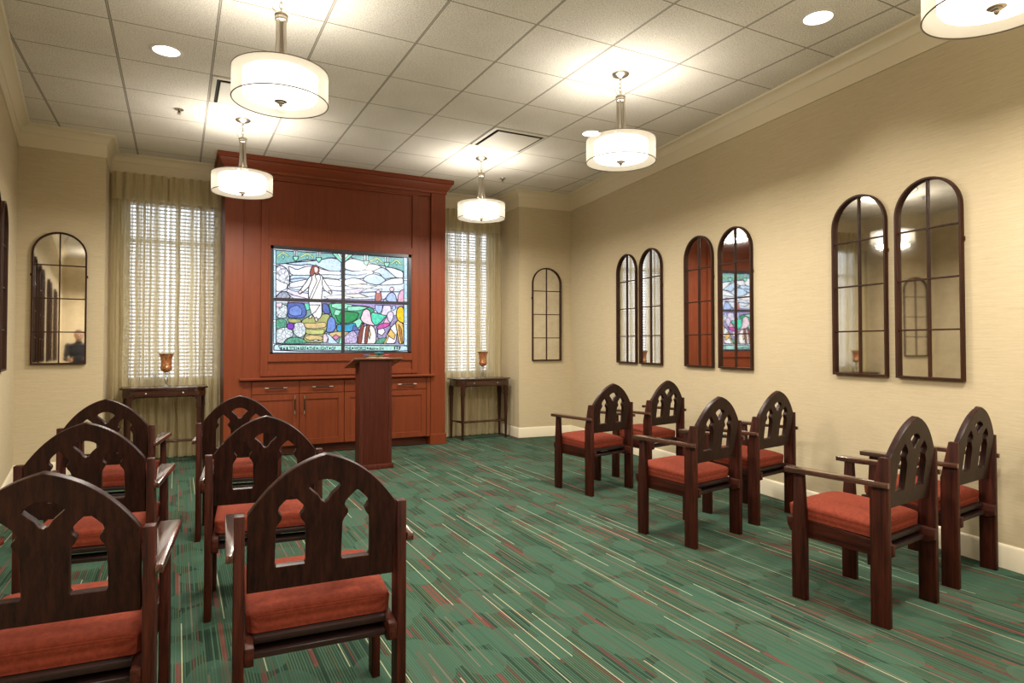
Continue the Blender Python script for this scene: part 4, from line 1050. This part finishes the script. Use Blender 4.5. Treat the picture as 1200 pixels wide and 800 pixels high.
# ---------------------------------------------------------------- the photographer, seen only in the arched mirror on the back left wall
def limb(bm, pts, rad, n=14):
    """tapered rounded limb"""
    P = [Vector(p) for p in pts]; out = []; rr = []
    for i in range(len(P)-1):
        for k in range(4):
            t = k/4; out.append(P[i].lerp(P[i+1], t)); rr.append(rad[i]*(1-t)+rad[i+1]*t)
    out.append(P[-1]); rr.append(rad[-1])
    tube(bm, out, rr, n)
    for p, r in ((P[0], rad[0]), (P[-1], rad[-1])): bmesh.ops.create_uvsphere(bm, u_segments=14, v_segments=8, radius=r, matrix=Matrix.Translation(p))
def ball(bm, c, s): bmesh.ops.create_uvsphere(bm, u_segments=24, v_segments=14, radius=1, matrix=Matrix.Translation(c) @ Matrix.Diagonal((*s, 1)))
bm = B()
ball(bm, (0, 0, .96), (.165, .115, .12)); ball(bm, (0, .005, 1.08), (.155, .115, .14)); ball(bm, (0, .0, 1.22), (.172, .118, .16)); ball(bm, (0, -.005, 1.33), (.175, .10, .075))
limb(bm, [(0, 0, 1.34), (0, .02, 1.46)], [.062, .055])
ball(bm, (0, .045, 1.545), (.074, .092, .105)); ball(bm, (0, .075, 1.50), (.052, .062, .058))
ball(bm, (0, .140, 1.535), (.012, .018, .022)); ball(bm, (0, .128, 1.497), (.024, .010, .007)); ball(bm, (0, .130, 1.478), (.020, .012, .012))
for s in (-1, 1):
    ball(bm, (s*.076, .035, 1.54), (.008, .018, .030)); ball(bm, (s*.030, .118, 1.568), (.020, .014, .007))
    limb(bm, [(s*.175, -.005, 1.335), (s*.215, .01, 1.08), (s*.165, .22, 1.05)], [.058, .046, .034])
    limb(bm, [(s*.165, .22, 1.05), (s*.152, .255, 1.05)], [.030, .030]); ball(bm, (s*.148, .285, 1.052), (.020, .046, .040))
    for k, L_ in enumerate((.060, .070, .066, .052)):
        z = 1.080-k*.019; bx = s*.146
        limb(bm, [(bx, .315, z), (bx-s*.012, .315+L_*.55, z), (bx-s*.042, .315+L_*.62, z-.004)], [.0095, .0085, .0075], 8)
    limb(bm, [(s*.135, .265, 1.085), (s*.110, .295, 1.105), (s*.090, .320, 1.105)], [.012, .010, .009], 8)
    limb(bm, [(s*.088, 0, .92), (s*.095, .015, .50), (s*.10, -.01, .10)], [.092, .062, .045])
    limb(bm, [(s*.10, -.025, .045), (s*.108, .14, .040)], [.044, .038])
me = bpy.data.meshes.new('tmp'); bm.to_mesh(me); bm.free()
o = bpy.data.objects.new('tmp', me); C.objects.link(o)
md = o.modifiers.new('r', 'REMESH'); md.mode = 'VOXEL'; md.voxel_size = .0085
sm = o.modifiers.new('s', 'SMOOTH'); sm.factor = .5; sm.iterations = 2
bpy.context.view_layer.update()
pm = bpy.data.meshes.new_from_object(o.evaluated_get(bpy.context.evaluated_depsgraph_get())); bpy.data.objects.remove(o)
for v in pm.vertices:
    if v.co.z < .03: v.co.z = max(v.co.z, .002)
pr = bpy.data.objects.new('person', pm); C.objects.link(pr); pr.location = (-.10, -.50, 0); pr.rotation_euler = (0, 0, R(4))
tag(pr, 'person in a dark jacket standing by the camera, seen reflected in the left back mirror', 'person')
pm.materials.clear()
for m_ in (flat('skin tone', (.50, .29, .20), .5), flat('dark jacket cloth', (.020, .020, .024), .85), flat('charcoal trousers', (.035, .035, .04), .85), flat('black shoes', (.012, .011, .010), .4)): pm.materials.append(m_)
for p in pm.polygons:
    c = p.center
    if c.z > 1.43 or (c.y > .235 and 1.0 < c.z < 1.15): p.material_index = 0
    elif c.z > .90: p.material_index = 1
    elif c.z > .095: p.material_index = 2
    else: p.material_index = 3
pm.shade_smooth()
bm = B()
bmesh.ops.create_uvsphere(bm, u_segments=28, v_segments=18, radius=1, matrix=Matrix.Translation((0, .036, 1.562)) @ Matrix.Diagonal((.082, .098, .100, 1)))
dead = [v for v in bm.verts if (v.co.y > .07 and v.co.z < 1.60) or v.co.z < 1.50]
bmesh.ops.delete(bm, geom=dead, context='VERTS'); obj('hair', bm, flat('short grey brown hair', (.10, .075, .055), .8), pr)
for s in (-1, 1):
    bm = B(); bmesh.ops.create_uvsphere(bm, u_segments=10, v_segments=8, radius=.010, matrix=Matrix.Translation((s*.030, .126, 1.552))); obj('eye', bm, flat('eye', (.08, .05, .04), .2), pr)
# ---------------------------------------------------------------- camera, world, view
cam = bpy.data.cameras.new('camera'); co = bpy.data.objects.new('camera', cam); C.objects.link(co)
cam.sensor_width = 36; cam.lens = 737*36/1200; cam.shift_y = -11.7/1200; cam.clip_start = .05
co.location = (0, 0, 1.26); co.rotation_euler = (PI/2+.0197, 0, -.4894)
bpy.context.scene.camera = co
w = bpy.data.worlds.new('daylight'); bpy.context.scene.world = w; w.use_nodes = True
bg = w.node_tree.nodes['Background']; bg.inputs[0].default_value = (.86, .93, 1.0, 1); bg.inputs[1].default_value = WORLD
sc = bpy.context.scene
sc.view_settings.view_transform = 'Standard'; sc.view_settings.look = 'None'; sc.view_settings.exposure = EXPO
sc.cycles.use_denoising = True
sc.cycles.max_bounces = 10; sc.cycles.transparent_max_bounces = 16; sc.cycles.sample_clamp_indirect = 6
